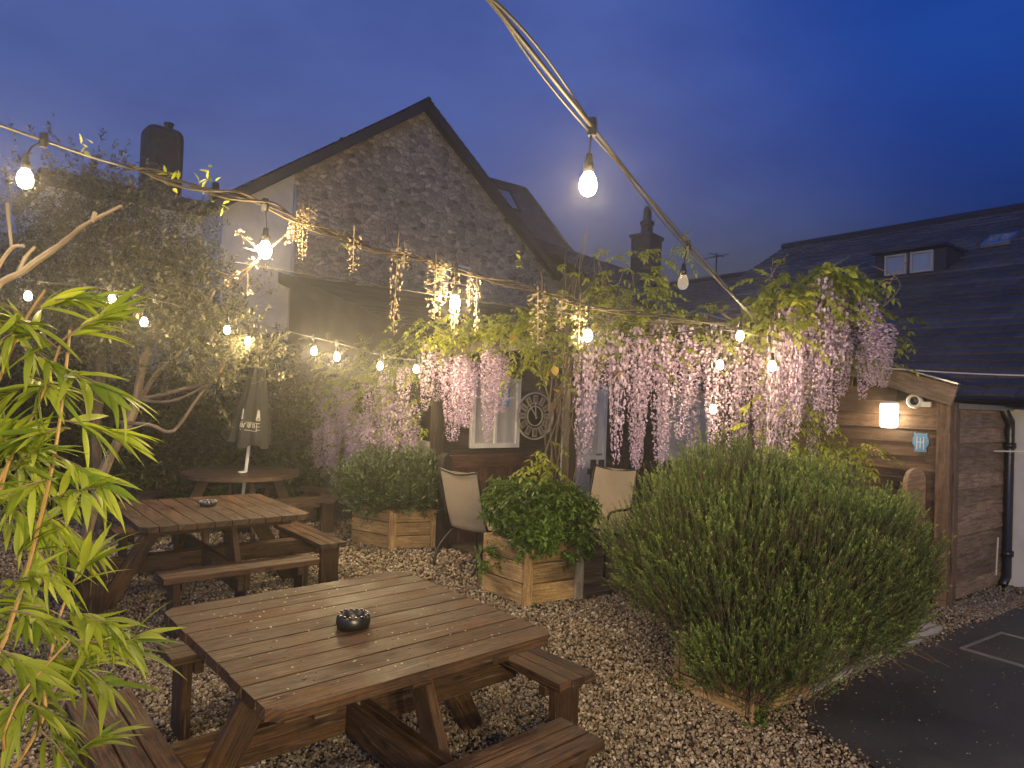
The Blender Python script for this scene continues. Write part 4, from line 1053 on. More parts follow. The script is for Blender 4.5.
# leafy shrub in the centre planter
sbp = V((.23, 6.35, .5)); t = thing('leafy_shrub', 'bright green bushy plant overflowing the square sleeper planter', 'plant', sbp)
lst = []
for c_, r_, n_sh in (((.24, 6.26, .76), (.34, .3, .24), 650), ((.02, 6.45, .78), (.22, .22, .22), 280), ((.50, 6.34, .74), (.28, .24, .2), 400), ((.25, 6.02, .58), (.17, .12, .16), 200), ((.62, 6.3, .45), (.12, .14, .2), 120), ((-.12, 6.3, .3), (.05, .05, .12), 30)):
    P, nrm, rr = dome(c_, r_, n_sh, zmin=-.6, inner=.4, seed=9)
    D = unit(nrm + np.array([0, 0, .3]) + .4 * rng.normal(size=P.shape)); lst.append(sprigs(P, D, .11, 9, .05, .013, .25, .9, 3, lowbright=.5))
v, f, tt = cat_arrays(lst); np_mesh('foliage', v, f, tt, L_SHRUB, t, off=sbp)
P = np.array([sbp]).repeat(50, 0) + rng.normal(size=(50, 3)) * [.16, .14, .02]; D = unit(rng.normal(size=(50, 3)) * .5 + [0, 0, 1]); v, f, tt = stems_arrays(P, D, np.full(50, .3), np.full(50, .005)); np_mesh('stem', v, f, tt, BARK, t, off=sbp)

# ---- wisteria
def raceme_mesh(L, r0, nfl, size, mat_name):
    t = np.sort(rng.random(nfl) ** .9); z = -L * t
    rad = r0 * (1.0 - t) ** .42 * (.55 + .45 * np.minimum(1, t * 8)) + .012
    ang = np.arange(nfl) * 2.399 + rng.normal(size=nfl) * .3
    rr = rad * rng.uniform(.72, 1.02, nfl)
    P = np.stack([np.cos(ang) * rr, np.sin(ang) * rr, z + rng.normal(size=nfl) * .01], 1)
    sz = size * (1.08 - .62 * t) * rng.uniform(.8, 1.2, nfl)
    outd = np.stack([np.cos(ang), np.sin(ang), np.zeros(nfl)], 1)
    A = leaf_arrays(P, unit(outd * .5 + [0, 0, .75] + .5 * rng.normal(size=(nfl, 3))), sz * 1.1, sz * .62, .1, 2, rng.uniform(.8, 1.35, nfl), up=outd)
    Bq = leaf_arrays(P, unit(outd * .8 + [0, 0, -.5] + .5 * rng.normal(size=(nfl, 3))), sz * .95, sz * .45, -.1, 2, rng.uniform(.45, .95, nfl))
    # central stalk
    st = stems_arrays(np.array([[0, 0, .06]]), np.array([[0, 0, -1.]]), np.array([L + .04]), np.array([.004]))
    st = (st[0], st[1], np.full(len(st[0]), .6))
    return cat_arrays([A, Bq, st])
RAC = []
for k, (L, r0, nf_) in enumerate(((1.0, .085, 440), (.85, .08, 370), (1.1, .078, 460), (.7, .08, 320), (.9, .072, 360), (.55, .065, 220))):
    v, f, t = raceme_mesh(L, r0, nf_, .0245, '')
    o = np_mesh('flower_raceme', v, f, t, PETAL); RAC.append((o.data, L)); bpy.data.objects.remove(o)
THIN = []
for k, (L, r0, nf_) in enumerate(((.42, .026, 90), (.3, .03, 75), (.22, .02, 40))):
    v, f, t = raceme_mesh(L, r0, nf_, .016, '')
    o = np_mesh('flower_raceme', v, f, t, BUD); THIN.append((o.data, L)); bpy.data.objects.remove(o)
def raceme(root, p, L, pool=RAC, fat=1.):
    me, L0 = pool[rnd.randrange(len(pool))]; o = bpy.data.objects.new('flower_raceme', me); col.objects.link(o); o.parent = root
    o.location = V(p) - BASE[root.name]; s = L / L0; o.scale = (fat * rnd.uniform(.85, 1.15), fat * rnd.uniform(.85, 1.15), s); o.rotation_euler = (rnd.uniform(-.04, .04), rnd.uniform(-.04, .04), rnd.uniform(0, 6.28))
    return o
def pinnate(centers, dirs, n_pair=5, length=.24, L=.062, W=.014, droop=1.2, bright=None):
    """compound leaves hanging off points"""
    n = len(centers); nl = n_pair * 2 + 1
    D = unit(dirs); S = unit(np.cross(D, np.array([0, 0, 1.]) + .2 * rng.normal(size=(n, 3))))
    tt = np.concatenate([np.repeat(np.linspace(.25, .92, n_pair), 2), [1.]]); sg = np.array([1, -1] * n_pair + [0.])
    ln = length * rng.uniform(.7, 1.3, n)
    P = centers[:, None] + D[:, None] * (tt[None] * ln[:, None])[:, :, None]; P[:, :, 2] -= droop * (tt[None] * ln[:, None]) ** 2 * 1.6
    LD = D[:, None] * .55 + S[:, None] * sg[None, :, None] * .8 + np.array([0, 0, -.45])
    LD = LD + .15 * rng.normal(size=LD.shape); m_ = n * nl
    lt = np.repeat(rng.uniform(.6, 1.3, n) if bright is None else bright, nl) * rng.uniform(.9, 1.1, m_)
    A = leaf_arrays(P.reshape(m_, 3), LD.reshape(m_, 3), L * rng.uniform(.8, 1.2, m_), W * rng.uniform(.8, 1.2, m_), .25, 3, lt)
    st = stems_arrays(centers, unit(D + np.array([0, 0, -.25])), ln * .9, np.full(n, .0018))
    return cat_arrays([A, st])
def along(p0, p1, n, jit):
    t = rng.random(n)[:, None]; return np.array(p0)[None] * (1 - t) + np.array(p1)[None] * t + rng.normal(size=(n, 3)) * np.array(jit)[None]
def twist(pts, r_, amp, mb, n=6, k=6):
    p = spline(pts, k); ph = rnd.uniform(0, 6.28); q = []
    for i, a in enumerate(p): q.append(a + V((math.cos(ph + i * .55) * amp, math.sin(ph + i * .55) * amp, 0)))
    mb.tube(q, [r_ * (1 - .5 * i / len(q)) for i in range(len(q))], n)

# main wisteria: trunk in the centre planter, over the left beam
wr = V((.42, 6.42, .5)); wm = thing('wisteria', 'twisted trunk wisteria climbing from the square planter along the pergola', 'wisteria', wr)
mb = MB(); topc = V((.46, 6.48, 2.5))
for k in range(12):
    x0 = rnd.uniform(-.12, .16); x1 = rnd.uniform(-.10, .32)
    twist([wr + V((x0, rnd.uniform(-.1, .06), -.06)), wr + V((x0 * 1.1 + .03, -.04, .5)), wr + V((x0 * .9 + x1 * .3, 0, 1.1)), wr + V((x1 * .7, 0, 1.6)), wr + V((x1, .05, 2.05))], rnd.uniform(.006, .014), .04, mb, 5)
for k in range(10):
    x1 = rnd.uniform(-.3, .6); twist([wr + V((x1 * .3, 0, 1.2)), wr + V((x1 * .7, -.05, 1.75)), wr + V((x1, rnd.uniform(-.1, .15), 2.1 + rnd.uniform(0, .5)))], .009, .03, mb, 5)
for k in range(3): twist([topc, V(B0) + UP * (zb + .1), (B0.lerp(B2, .5)) + UP * (zb + .08), B2 + UP * (zb + .05)], .016, .05, mb)
# sprays standing above the beam
for k in range(9):
    s = wr + V((rnd.uniform(-.1, .8), rnd.uniform(-.1, .1), 2.0)); twist([s, s + V((rnd.uniform(-.1, .1), 0, .4)), s + V((rnd.uniform(-.1, .2), 0, rnd.uniform(.6, .95)))], .006, .02, mb, 4)
mb.build('trunk', wood('vine_bark', (.075, .055, .035), (.2, .15, .095), (.7, .9), 6., bump=.6), wm, world=True)
lst = [pinnate(along(B0 + UP * (zb + .08), B2 + UP * (zb + .02), 300, (.18, .18, .11)), rng.normal(size=(300, 3)) * [1, 1, .3], L=.055),
       pinnate(along(wr + V((-.1, 0, 1.75)), wr + V((.45, 0, 2.2)), 120, (.25, .14, .14)), rng.normal(size=(120, 3)) * [1, 1, .3]),
       pinnate(along(wr + V((-.1, 0, 2.0)), wr + V((.95, 0, 2.55)), 110, (.2, .1, .22)), rng.normal(size=(110, 3)) * [1, 1, .3] + [0, 0, .2]),
       pinnate(along(wr + V((-.2, -.05, .3)), wr + V((-.05, -.05, .75)), 40, (.1, .08, .15)), rng.normal(size=(40, 3)) * [1, 1, .3])]
v, f, t = cat_arrays(lst); np_mesh('foliage', v, f, t, L_WIST, wm, off=wr)
P = along(wr + V((-.1, -.1, 1.5)), wr + V((.6, -.1, 1.9)), 16, (.25, .08, .2)); v, f, t = leaf_arrays(P, rng.normal(size=(16, 3)) + [0, 0, -.5], np.full(16, .1), np.full(16, .04), .2, 3, np.full(16, 1.)); np_mesh('leaves', v, f, t, L_YELLOW, wm, off=wr)
for k in range(15):
    p = B0.lerp(B2, .36 + .64 * (k + rnd.random() * .6) / 15) + V((rnd.uniform(-.14, .14), rnd.uniform(-.1, .1), zb - rnd.uniform(.05, .32))); raceme(wm, p, rnd.uniform(.55, 1.0), fat=1.1)
# pergola wisteria: everything hanging from the long beam up to the shed
wr2 = V((2.62, 6.75, 0)); w2 = thing('wisteria', 'dense wisteria hung with long lilac racemes in front of the shed', 'wisteria', wr2)
mb = MB()
for k in range(4): twist([wr2, wr2 + V((.03, 0, .8)), wr2 + V((rnd.uniform(-.1, .1), 0, 1.7)), wr2 + V((rnd.uniform(-.4, .4), -.1, 2.5)), wr2 + V((rnd.uniform(-.9, .9), -.2, 2.7))], .022, .04, mb)
for k in range(4): twist([B0 + UP * (zb + .1), B0.lerp(B1, .35) + UP * (zb + .1), B0.lerp(B1, .7) + UP * (zb + .12), B1 + UP * (zb + .1)], .014, .05, mb)
for k in range(9):
    s = B0.lerp(B1, rnd.uniform(.6, .95)) + UP * (zb + .15) + V((0, -.2, 0)); twist([s, s + V((rnd.uniform(-.2, .35), rnd.uniform(-.2, .1), .35)), s + V((rnd.uniform(-.2, .6), rnd.uniform(-.2, .1), rnd.uniform(.4, .65)))], .007, .02, mb, 4)
mb.build('trunk', BARK_PALE, w2, world=True)
lst = [pinnate(along(B0 + UP * (zb + .02), B1 + UP * (zb + .05), 330, (.12, .22, .14)), rng.normal(size=(330, 3)) * [1, 1, .3], bright=rng.uniform(.5, 1.0, 330)),
       pinnate(along((2.3, 6.25, 2.62), (3.0, 6.3, 2.95), 330, (.13, .18, .15)), rng.normal(size=(330, 3)) * [1, 1, .3] + [0, -.2, .1], length=.24, L=.07, W=.018),
       pinnate(along((2.6, 6.3, 1.3), (2.65, 6.4, 2.2), 110, (.12, .12, .2)), rng.normal(size=(110, 3)) * [1, 1, .3]),
       pinnate(along((2.9, 6.35, 1.35), (3.3, 6.4, 1.5), 45, (.12, .1, .1)), rng.normal(size=(45, 3)) * [1, 1, .3])]
v, f, t = cat_arrays(lst); np_mesh('foliage', v, f, t, L_WIST, w2, off=wr2)
nrac = 0
for k in range(26):
    x = (k + rnd.uniform(.3, .7)) / 26; p = B0.lerp(B1, .03 + .66 * x) + V((0, -.22 if k % 3 else .2, zb + rnd.uniform(-.12, .06))); raceme(w2, p, rnd.choice((.65, .95, 1.15, 1.25, 1.35)) * rnd.uniform(.9, 1.1), fat=1.1); nrac += 1
for k in range(36):
    p = V((rnd.uniform(2.2, 3.36), rnd.uniform(6.0, 6.5), 0)); p.z = 2.62 + .25 * math.sin((p.x - 2.2) * 2.4) + rnd.uniform(-.25, .1); raceme(w2, p, rnd.uniform(.85, 1.45) if p.x < 2.95 else rnd.uniform(.4, .75)); nrac += 1
# wisteria over the rendered side wall
wr3 = C + a_ * .9 - n_ * .12; w3 = thing('wisteria', 'shaded wisteria draped over the side wall behind the lavender planter', 'wisteria', wr3)
mb = MB()
for k in range(4): twist([wr3, wr3 + V((0, 0, .9)), wr3 + V((.05, -.02, 1.6)) + a_ * rnd.uniform(-.5, .5), wr3 + UP * 2.2 + a_ * rnd.uniform(-1, 2)], .02, .04, mb)
mb.build('trunk', BARK_PALE, w3, world=True)
e0, e1_ = C - n_ * .18 + UP * 2.15, C + a_ * 5.2 - n_ * .2 + UP * 1.75
lst = [pinnate(along(e0, e1_, 520, (.14, .14, .28)), rng.normal(size=(520, 3)) * [1, 1, .3] - np.array(n_)[None] * .5, bright=rng.uniform(.4, 1.2, 520)), pinnate(along(e0 - UP * .7, e1_ - UP * .6, 200, (.12, .12, .3)), rng.normal(size=(200, 3)) * [1, 1, .3] - np.array(n_)[None] * .5, bright=rng.uniform(.3, .9, 200))]
v, f, t = cat_arrays(lst); np_mesh('foliage', v, f, t, L_WIST, w3, off=wr3)
for k in range(56):
    x = (k + rnd.random()) / 56; p = e0.lerp(e1_, x) - n_ * rnd.uniform(.0, .3) + V((0, 0, rnd.uniform(-.9, .0))); raceme(w3, p, rnd.uniform(.6, 1.0), fat=1.1)

# ---- olive tree
ob = V((-4.75, 7.7, 0)); ot = thing('olive_tree', 'silvery olive tree with low spreading limbs behind the bamboo', 'tree', ob)
mb = MB()
def px(u, v, Y): return at(u, v, Y)
fork = px(140, 400, 7.7)
mb.tube(spline([ob, px(104, 470, 7.7), px(132, 415, 7.7), px(142, 368, 7.7), px(150, 340, 7.6), px(158, 300, 7.5), px(165, 240, 7.4)], 5), [.06] * 6 + [.055] * 6 + [.045] * 6 + [.035] * 6 + [.025] * 7, 8)
for pts, r_ in (([fork, px(158, 372, 7.5), px(175, 360, 7.3), px(195, 330, 7.1), px(215, 290, 7.0)], .03), ([fork, px(180, 390, 7.4), px(214, 378, 7.1), px(235, 340, 6.9)], .028),
                ([fork, px(160, 402, 7.5), px(182, 398, 7.3), px(215, 380, 7.1)], .022), ([px(118, 422, 7.6), px(150, 425, 7.3), px(168, 432, 7.2), px(180, 424, 7.2), px(205, 388, 7.1), px(222, 378, 7.0)], .024),
                ([px(142, 372, 7.7), px(132, 345, 7.8), px(120, 310, 7.8), px(105, 260, 7.9)], .03), ([px(150, 340, 7.6), px(175, 300, 7.4), px(190, 250, 7.3)], .022), ([px(120, 310, 7.8), px(80, 280, 7.8), px(50, 250, 7.8)], .02)):
    p = spline(pts, 5); mb.tube(p, [r_ * (1 - .6 * i / len(p)) for i in range(len(p))], 7)
mb.build('trunk', BARK_PALE, ot, world=True)
cl = [(60, 215, 7.8, .55, 300), (105, 240, 7.8, .65, 420), (145, 240, 7.5, .5, 380), (182, 285, 7.3, .45, 330), (130, 290, 7.6, .6, 420), (75, 290, 7.8, .6, 330), (205, 335, 7.1, .36, 260), (30, 260, 7.9, .6, 300), (175, 310, 7.3, .5, 300), (100, 195, 7.9, .4, 160), (222, 318, 7.0, .25, 90), (165, 345, 7.4, .35, 150), (120, 335, 7.7, .45, 230), (205, 370, 7.0, .22, 70), (245, 350, 7.0, .26, 90), (40, 330, 7.7, .5, 220)]
lst = []
for u, v, Y, r_, n in cl:
    c_ = np.array(px(u, v, Y)); P = c_ + rng.normal(size=(n, 3)) * r_ * .52; D = unit((P - c_) * .8 + rng.normal(size=(n, 3)) * .5 + [0, 0, .35])
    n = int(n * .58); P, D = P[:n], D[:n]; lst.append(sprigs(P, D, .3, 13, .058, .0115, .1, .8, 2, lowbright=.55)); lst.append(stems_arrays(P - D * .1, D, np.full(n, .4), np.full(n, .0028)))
v, f, t = cat_arrays(lst); np_mesh('crown', v, f, t, L_OLIVE, ot, off=ob)
# second trunk / dark tree
db = V((-5.0, 8.4, 0)); dt = thing('holly_tree', 'dark leafy tree behind the olive limbs', 'tree', db)
mb = MB(); mb.tube(spline([db, px(95, 430, 8.4), px(100, 380, 8.3), px(96, 330, 8.3), px(80, 250, 8.4)], 5), .07, 8); mb.build('trunk', BARK, dt, world=True)
lst = []
for u, v, Y, r_, n in ((-20, 310, 9.2, 1., 600), (70, 330, 9.3, .9, 600), (20, 380, 9.2, .9, 500)):
    c_ = np.array(px(u, v, Y)); P = c_ + rng.normal(size=(n, 3)) * r_ * .5; D = unit(rng.normal(size=(n, 3)) + [0, 0, .2]); lst.append(sprigs(P, D, .25, 9, .07, .022, .2, .9, 2))
v, f, t = cat_arrays(lst); np_mesh('crown', v, f, t, L_DARK, dt, off=db)
# hedge bank
hb_ = V((-5.5, 10.2, 0)); hd = thing('hedge', 'dark overgrown hedge bank behind the round table', 'hedge', hb_)
n = 6500; s = rng.random(n); base = np.array([-9.8, 9.2, 0])[None] * (1 - s[:, None]) + np.array([-3.2, 11.4, 0])[None] * s[:, None]
hgt = 2.25 + .3 * np.sin(s * 17) + .2 * np.sin(s * 41); zz = rng.random(n) ** .8 * hgt
P = base + np.stack([rng.normal(size=n) * .12 + .45 * (zz / 2.4), -.55 * (1 - zz / 3) + rng.normal(size=n) * .22, zz], 1)
D = unit(rng.normal(size=(n, 3)) + [.2, -.7, .4]); lst = [sprigs(P, D, .2, 8, .075, .02, .25, .9, 2)]
v, f, t = cat_arrays(lst); np_mesh('foliage', v, f, t, L_DARK, hd, off=hb_)
mb = MB(); mb.beam((-10, 9.75, .8), (-3.3, 12.0, .8), .5, 1.6); mb.build('bank', plain('earth_bank', (.03, .024, .018), .95, noise=.5, scale=3, bump=.5), hd, world=True)
# border plants with small flowers behind the round table
for (u, v, Y, rr, n, lab) in ((120, 462, 9.1, .4, 110, 'dark green clump below the olive limbs'), (212, 462, 9.5, .36, 100, 'low border plant dotted with yellow flowers behind the round table'), (170, 470, 9.2, .35, 90, 'ferny border plant between olive trunk and round table'), (300, 478, 10.0, .3, 60, 'low shaded border plant beside the parasol pole')):
    p = px(u, v, Y); p.z = 0; t_ = thing('border_plant', lab, 'plant', p, group='border plants along the hedge')
    P, nrm, _ = dome((p.x, p.y, .32), (rr, rr * .8, .38), n, zmin=-.2, inner=.3); D = unit(nrm + [0, 0, .4] + .4 * rng.normal(size=P.shape))
    v_, f_, tt = sprigs(P, D, .2, 10, .09, .014, .3, .9, 3); np_mesh('foliage', v_, f_, tt, L_DARK if u != 212 else L_SHRUB, t_, off=p)
    if u == 212:
        k = 14; Pf = np.array(p) + np.stack([rng.uniform(-.4, .4, k), rng.uniform(-.3, -.1, k), rng.uniform(.5, .72, k)], 1)
        for q in Pf[:8]:
            m2 = MB(); m2.lathe([(.0, .012), (.016, .004), (.022, 0)], V(q), 7); m2.build('flower', L_YELLOW, t_, world=True)

# ---- bamboo in the foreground
bb = V((-1.75, 1.75, 0)); bt = thing('bamboo', 'lush yellow-green bamboo leaning into view beside the tables', 'bamboo', bb)
mb = MB(); lst = []
canes = [([(-1.95, 1.75, 0), px(-30, 700, 1.9), px(15, 610, 1.95), px(45, 500, 2.0), px(60, 420, 2.05), px(70, 330, 2.1)], .008),
         ([(-1.85, 1.8, 0), px(20, 760, 1.9), px(45, 680, 1.95), px(62, 610, 2.0), px(85, 560, 2.05)], .006),
         ([(-2.0, 1.9, 0), px(-40, 560, 2.0), px(0, 480, 2.0), px(40, 400, 2.05), px(62, 340, 2.05)], .007),
         ([(-2.0, 2.0, 0), px(-60, 500, 2.1), px(-10, 400, 2.1), px(20, 330, 2.1), px(45, 290, 2.1)], .007),
         ([(-1.8, 1.7, 0), px(-20, 800, 1.8), px(5, 730, 1.8), px(25, 690, 1.85), px(70, 640, 1.9)], .006),
         ([(-2.1, 1.9, 0), px(-90, 650, 2.0), px(-40, 560, 2.0), px(-10, 520, 2.0), px(10, 460, 2.0)], .007)]
for pts, r_ in canes:
    p = spline(pts, 6); mb.tube(p, [r_ * (1 - .5 * i / len(p)) for i in range(len(p))], 6)
mb.build('cane', wood('bamboo_cane', (.30, .19, .06), (.55, .38, .15), (.4, .6), 3.), bt, world=True)
tw = []; bm_ = MB()
def spray(u, v, Y, du, dv, n, Lf=.15):
    """a side branch ending in a fan of leaves"""
    s = px(u, v, Y); e = px(u + du, v + dv, Y - rnd.uniform(-.12, .12)); d = (e - s); bm_.tube([s, s.lerp(e, .5) + UP * .01, e], [.003, .0025, .0015], 4)
    P, D = [], []
    for k in range(int(n * 2.3)):
        t = rnd.uniform(.1, 1.0); P.append(s.lerp(e, t)); dd_ = d.normalized() * (.65 + .6 * t) + V((rnd.uniform(-.55, .55), rnd.uniform(-.6, .6), rnd.uniform(-.5, .45))); D.append(dd_)
    P, D = np.array(P), np.array(D); m_ = len(P)
    lst.append(leaf_arrays(P, D, Lf * rng.uniform(.55, 1.25, m_), (.0102 * rng.uniform(.6, 1.3, m_)), .30, 6, rng.uniform(.55, 1.3, m_), cup=.35))
for args in ((62, 340, 2.05, 45, -25, 11), (60, 350, 2.05, -45, -30, 10), (62, 370, 2.05, 55, 25, 11), (50, 385, 2.05, -50, 10, 9), (60, 420, 2.05, 60, 15, 13), (55, 430, 2.05, -55, 20, 9), (55, 455, 2.0, 50, 30, 12), (45, 480, 2.0, -45, 20, 9), (48, 500, 2.0, 50, -12, 10), (45, 510, 2.0, 30, 55, 9),
             (20, 330, 2.1, -30, 20, 9), (35, 310, 2.1, 30, -15, 8), (20, 345, 2.1, 40, 25, 8), (10, 400, 2.1, -25, 10, 8), (5, 440, 2.0, 35, 30, 9), (10, 470, 2.0, 30, -20, 8), (0, 500, 2.0, 30, 25, 8), (15, 560, 1.95, 20, -30, 5), (30, 540, 2., 40, 60, 7),
             (62, 612, 2.0, 45, 12, 11), (60, 615, 2.0, -35, -10, 9), (70, 590, 2.0, 20, -30, 5), (85, 640, 2.0, 40, -8, 5), (45, 680, 1.95, 45, -30, 6), (45, 680, 1.95, -30, 30, 7), (25, 700, 1.85, 40, 30, 9), (15, 720, 1.8, -25, -25, 8), (50, 655, 1.9, 35, 20, 8), (20, 640, 1.95, -25, -15, 8), (10, 610, 1.95, 40, 15, 7), (40, 730, 1.8, 30, 35, 7), (0, 650, 1.9, 30, 20, 6), (70, 640, 1.9, 60, 12, 6), (110, 650, 1.95, 30, -14, 4),
             (0, 560, 2.0, -20, -20, 6), (5, 590, 2.0, 30, -15, 6), (-10, 450, 2.0, 30, -20, 6), (10, 690, 1.9, -20, 10, 6), (60, 520, 2.05, 40, 40, 5), (55, 300, 2.1, 40, 0, 6), (-5, 320, 2.1, 35, 5, 8), (25, 375, 2.1, 30, 15, 8), (30, 420, 2.05, -30, 8, 8)):
    spray(*args)
for k in range(26):
    u = rnd.uniform(-40, 75); v_ = rnd.choice((rnd.uniform(310, 540), rnd.uniform(600, 760)))
    spray(u, v_, rnd.uniform(1.95, 2.35), rnd.choice((-1, 1)) * rnd.uniform(20, 50), rnd.uniform(-25, 30), 5)
v, f, t = cat_arrays(lst); np_mesh('foliage', v, f, t, L_BAMBOO, bt, off=bb, smooth=True)
bm_.build('sprays', BARK_PALE, bt, world=True)
# bare pruned branch
br = px(-40, 320, 1.9); bt2 = thing('bare_branch', 'bare pale pruned branch rising above the bamboo', 'branch', V((br.x, br.y, 0)))
mb = MB(); mb.tube(spline([V((br.x - .1, br.y, 0)), br - UP * .5, px(-15, 310, 1.9), px(25, 270, 1.9), px(60, 245, 1.9), px(85, 225, 1.88), px(121, 206, 1.85)], 5), [.012] * 10 + [.009] * 10 + [.0072, .0085, .0066, .006, .0075, .0055, .005, .006, .0045, .0042, .004][:11], 7)
mb.tube(spline([px(18, 275, 1.9), px(25, 258, 1.9), px(35, 247, 1.9)], 4), [.0055, .0065, .005, .005, .006, .0045, .0042, .005, .0038], 6)
mb.tube(spline([px(-12, 300, 1.92), px(-2, 268, 1.92), px(12, 248, 1.92), px(24, 246, 1.92)], 4), .005, 6); mb.tube(spline([px(12, 250, 1.92), px(9, 225, 1.92), px(7, 203, 1.92)], 4), .0042, 6); mb.tube([px(92, 222, 1.87), px(95, 212, 1.87)], .006, 5)
mb.build('stem', wood('bleached_bark', (.32, .25, .16), (.6, .5, .36), (.6, .8), 6., bump=.5), bt2, world=True)
# weeds by the bush
for (u, v, lab) in ((682, 690, 'small weed at the foot of the rosemary planter'), (757, 722, 'small weed in the gravel at the tarmac edge')):
    p = px(u, v, None) if False else at(u, v, z=0); t_ = thing('weed', lab, 'weed', p, group='weeds in the gravel')
    n = 26; P = np.array(p)[None] + rng.normal(size=(n, 3)) * [.04, .04, .01]; D = unit(rng.normal(size=(n, 3)) * .6 + [0, 0, 1]); v_, f_, tt = sprigs(P, D, .14, 7, .03, .007, .2, .9, 2); np_mesh('foliage', v_, f_, tt, L_SHRUB, t_, off=p)
# fallen petals on tables, gravel and tarmac
n = 1900; P = np.stack([rng.uniform(-1.4, 4.6, n), rng.uniform(2.4, 6.2, n), np.full(n, .022)], 1)
n2 = 120; q = rng.uniform(-.6, .6, (n2, 2)); ca, sa2 = math.cos(.708), math.sin(.708)
P2 = np.stack([-.694 + ca * q[:, 0] - sa2 * q[:, 1], 3.208 + sa2 * q[:, 0] + ca * q[:, 1], np.full(n2, .757)], 1)
P2[:, 2] -= .004
P = np.concatenate([P, P2]); n = len(P); a = rng.uniform(0, 6.28, n); D = np.stack([np.cos(a), np.sin(a), rng.normal(size=n) * .15], 1)
v_, f_, tt = leaf_arrays(P, D, rng.uniform(.008, .016, n), rng.uniform(.004, .006, n), .05, 2, rng.uniform(.9, 1.4, n)); tag(np_mesh('petals', v_, f_, tt, BUD), 'pale fallen petals scattered over table, gravel and tarmac', 'petals', kind='stuff')

# ================================================================== STRING LIGHTS
def sag(p0, p1, s, n=14):
    return [V(p0).lerp(V(p1), i / n) - UP * (4 * s * (i / n) * (1 - i / n)) for i in range(n + 1)]
WARM = (1., .73, .37)
BULB_GLASS = emit('bulb_glass', (1., .87, .66), 30., .5); BULB_GLASS.cycles.emission_sampling = 'NONE'
BULB_DIM = None
m, nt = newmat('clear_bulb'); g = N(nt)
gl = g('ShaderNodeBsdfGlass', {'Color': (.95, .9, .8, 1), 'Roughness': .05, 'IOR': 1.25}); tr = g('ShaderNodeBsdfTransparent', {'Color': (.95, .92, .85, 1)}); em = g('ShaderNodeEmission', {0: (1, .8, .55, 1), 1: .35})  # faint glow put into the glass, though this bulb is off
ad = g('ShaderNodeAddShader', {0: gl.outputs[0], 1: em.outputs[0]})
out(nt, g('ShaderNodeMixShader', {0: .45, 1: ad.outputs[0], 2: tr.outputs[0]}).outputs[0]); CLEAR = m
bulb_prof = [(.013, .0), (.018, -.010), (.027, -.026), (.031, -.045), (.030, -.062), (.023, -.078), (.010, -.086), (.0, -.087)]
sock_prof = [(.0, .062), (.012, .06), (.014, .03), (.018, .028), (.019, -.004), (.013, -.006)]
me_g = MB().lathe(list(reversed(bulb_prof)), (0, 0, 0), 16).build('glass', BULB_GLASS, None, smooth=True); me_s = MB().lathe(list(reversed(sock_prof)), (0, 0, 0), 14).build('socket', BLACK_PLASTIC, None, smooth=True)
gm, sm = me_g.data, me_s.data; bpy.data.objects.remove(me_g); bpy.data.objects.remove(me_s)
gm_clear = gm.copy(); gm_clear.materials.clear(); gm_clear.materials.append(CLEAR)
POWER = 58.0
BULBS = []
def bulb(u, v, Y, label, lit=True, power=1., pos=None):
    c = V(pos) if pos is not None else at(u, v, Y)      # c = centre of the glass
    top = c + UP * .055
    b = thing('festoon_bulb', label, 'light bulb', top, group='festoon bulbs on the string lights')
    o = bpy.data.objects.new('glass', gm if lit else gm_clear); col.objects.link(o); o.parent = b
    o = bpy.data.objects.new('socket', sm); col.objects.link(o); o.parent = b
    if lit:
        ld_ = bpy.data.lights.new('bulb_light', 'POINT'); ld_.energy = POWER * power; ld_.color = WARM; ld_.shadow_soft_size = .034
        lo = bpy.data.objects.new('bulb_light', ld_); col.objects.link(lo); lo.parent = b; lo.location = (0, 0, -.058)
    BULBS.append(top); return top
def string(name, label, pts, tops, r_=.006, twin=False):
    """cable through pts with drops to the bulbs"""
    root = thing(name, label, 'string lights', pts[0])
    p = spline(pts, 8); mb = MB(); mb.tube(p, r_, 6, 1)
    if twin:
        for ph in (0, 2.4): mb.tube([a + V((math.cos(i * .3 + ph) * .023, .0, math.sin(i * .3 + ph) * .017)) for i, a in enumerate(p)], r_ * .6, 6, 1)
    mb.build('cable', CABLE, root, world=True, smooth=True)
    for t in tops:
        near = min(p, key=lambda a: (a.x - t.x) ** 2 + (a.y - t.y) ** 2)
        d = MB(); d.tube([near, V((near.x * .3 + t.x * .7, near.y * .3 + t.y * .7, t.z + .10)), t + UP * .055], .004, 6, 1); d.lathe([(.016, -.03), (.019, 0), (.016, .03)], near, 8)
        d.build('drop_cable', BLACK_PLASTIC, root, world=True)
    return p
# string A: from the left over the tables to the pergola
A_pts = [V((-3.6, .6, 3.05)), at(0, 125, 2.85), at(130, 168, 3.0), at(265, 205, 3.25), at(355, 243, 3.65), at(455, 268, 4.1), at(588, 305, 4.8), at(700, 322, 5.6), at(760, 330, 6.3)]
ta = [bulb(25, 181, 2.9, 'lit bulb hanging high above the bare branch'), bulb(265, 252, 3.25, 'lit bulb wound with a curling wisteria tendril below the white wall', power=1.3), bulb(455, 304, 4.1, 'lit bulb among thin hanging racemes before the stone gable', power=1.3), bulb(588, 337, 4.8, 'lit bulb over the sling chair where the lilac flowers begin'),
      bulb(0, 0, 0, 'unseen lit bulb added on the string to brighten the bamboo', pos=(-2.5, 1.55, 2.75), power=1.2)]  # last one is unseen, added to light the bamboo
string('string_lights', 'thin string light cable crossing in front of the stone gable', A_pts, ta)
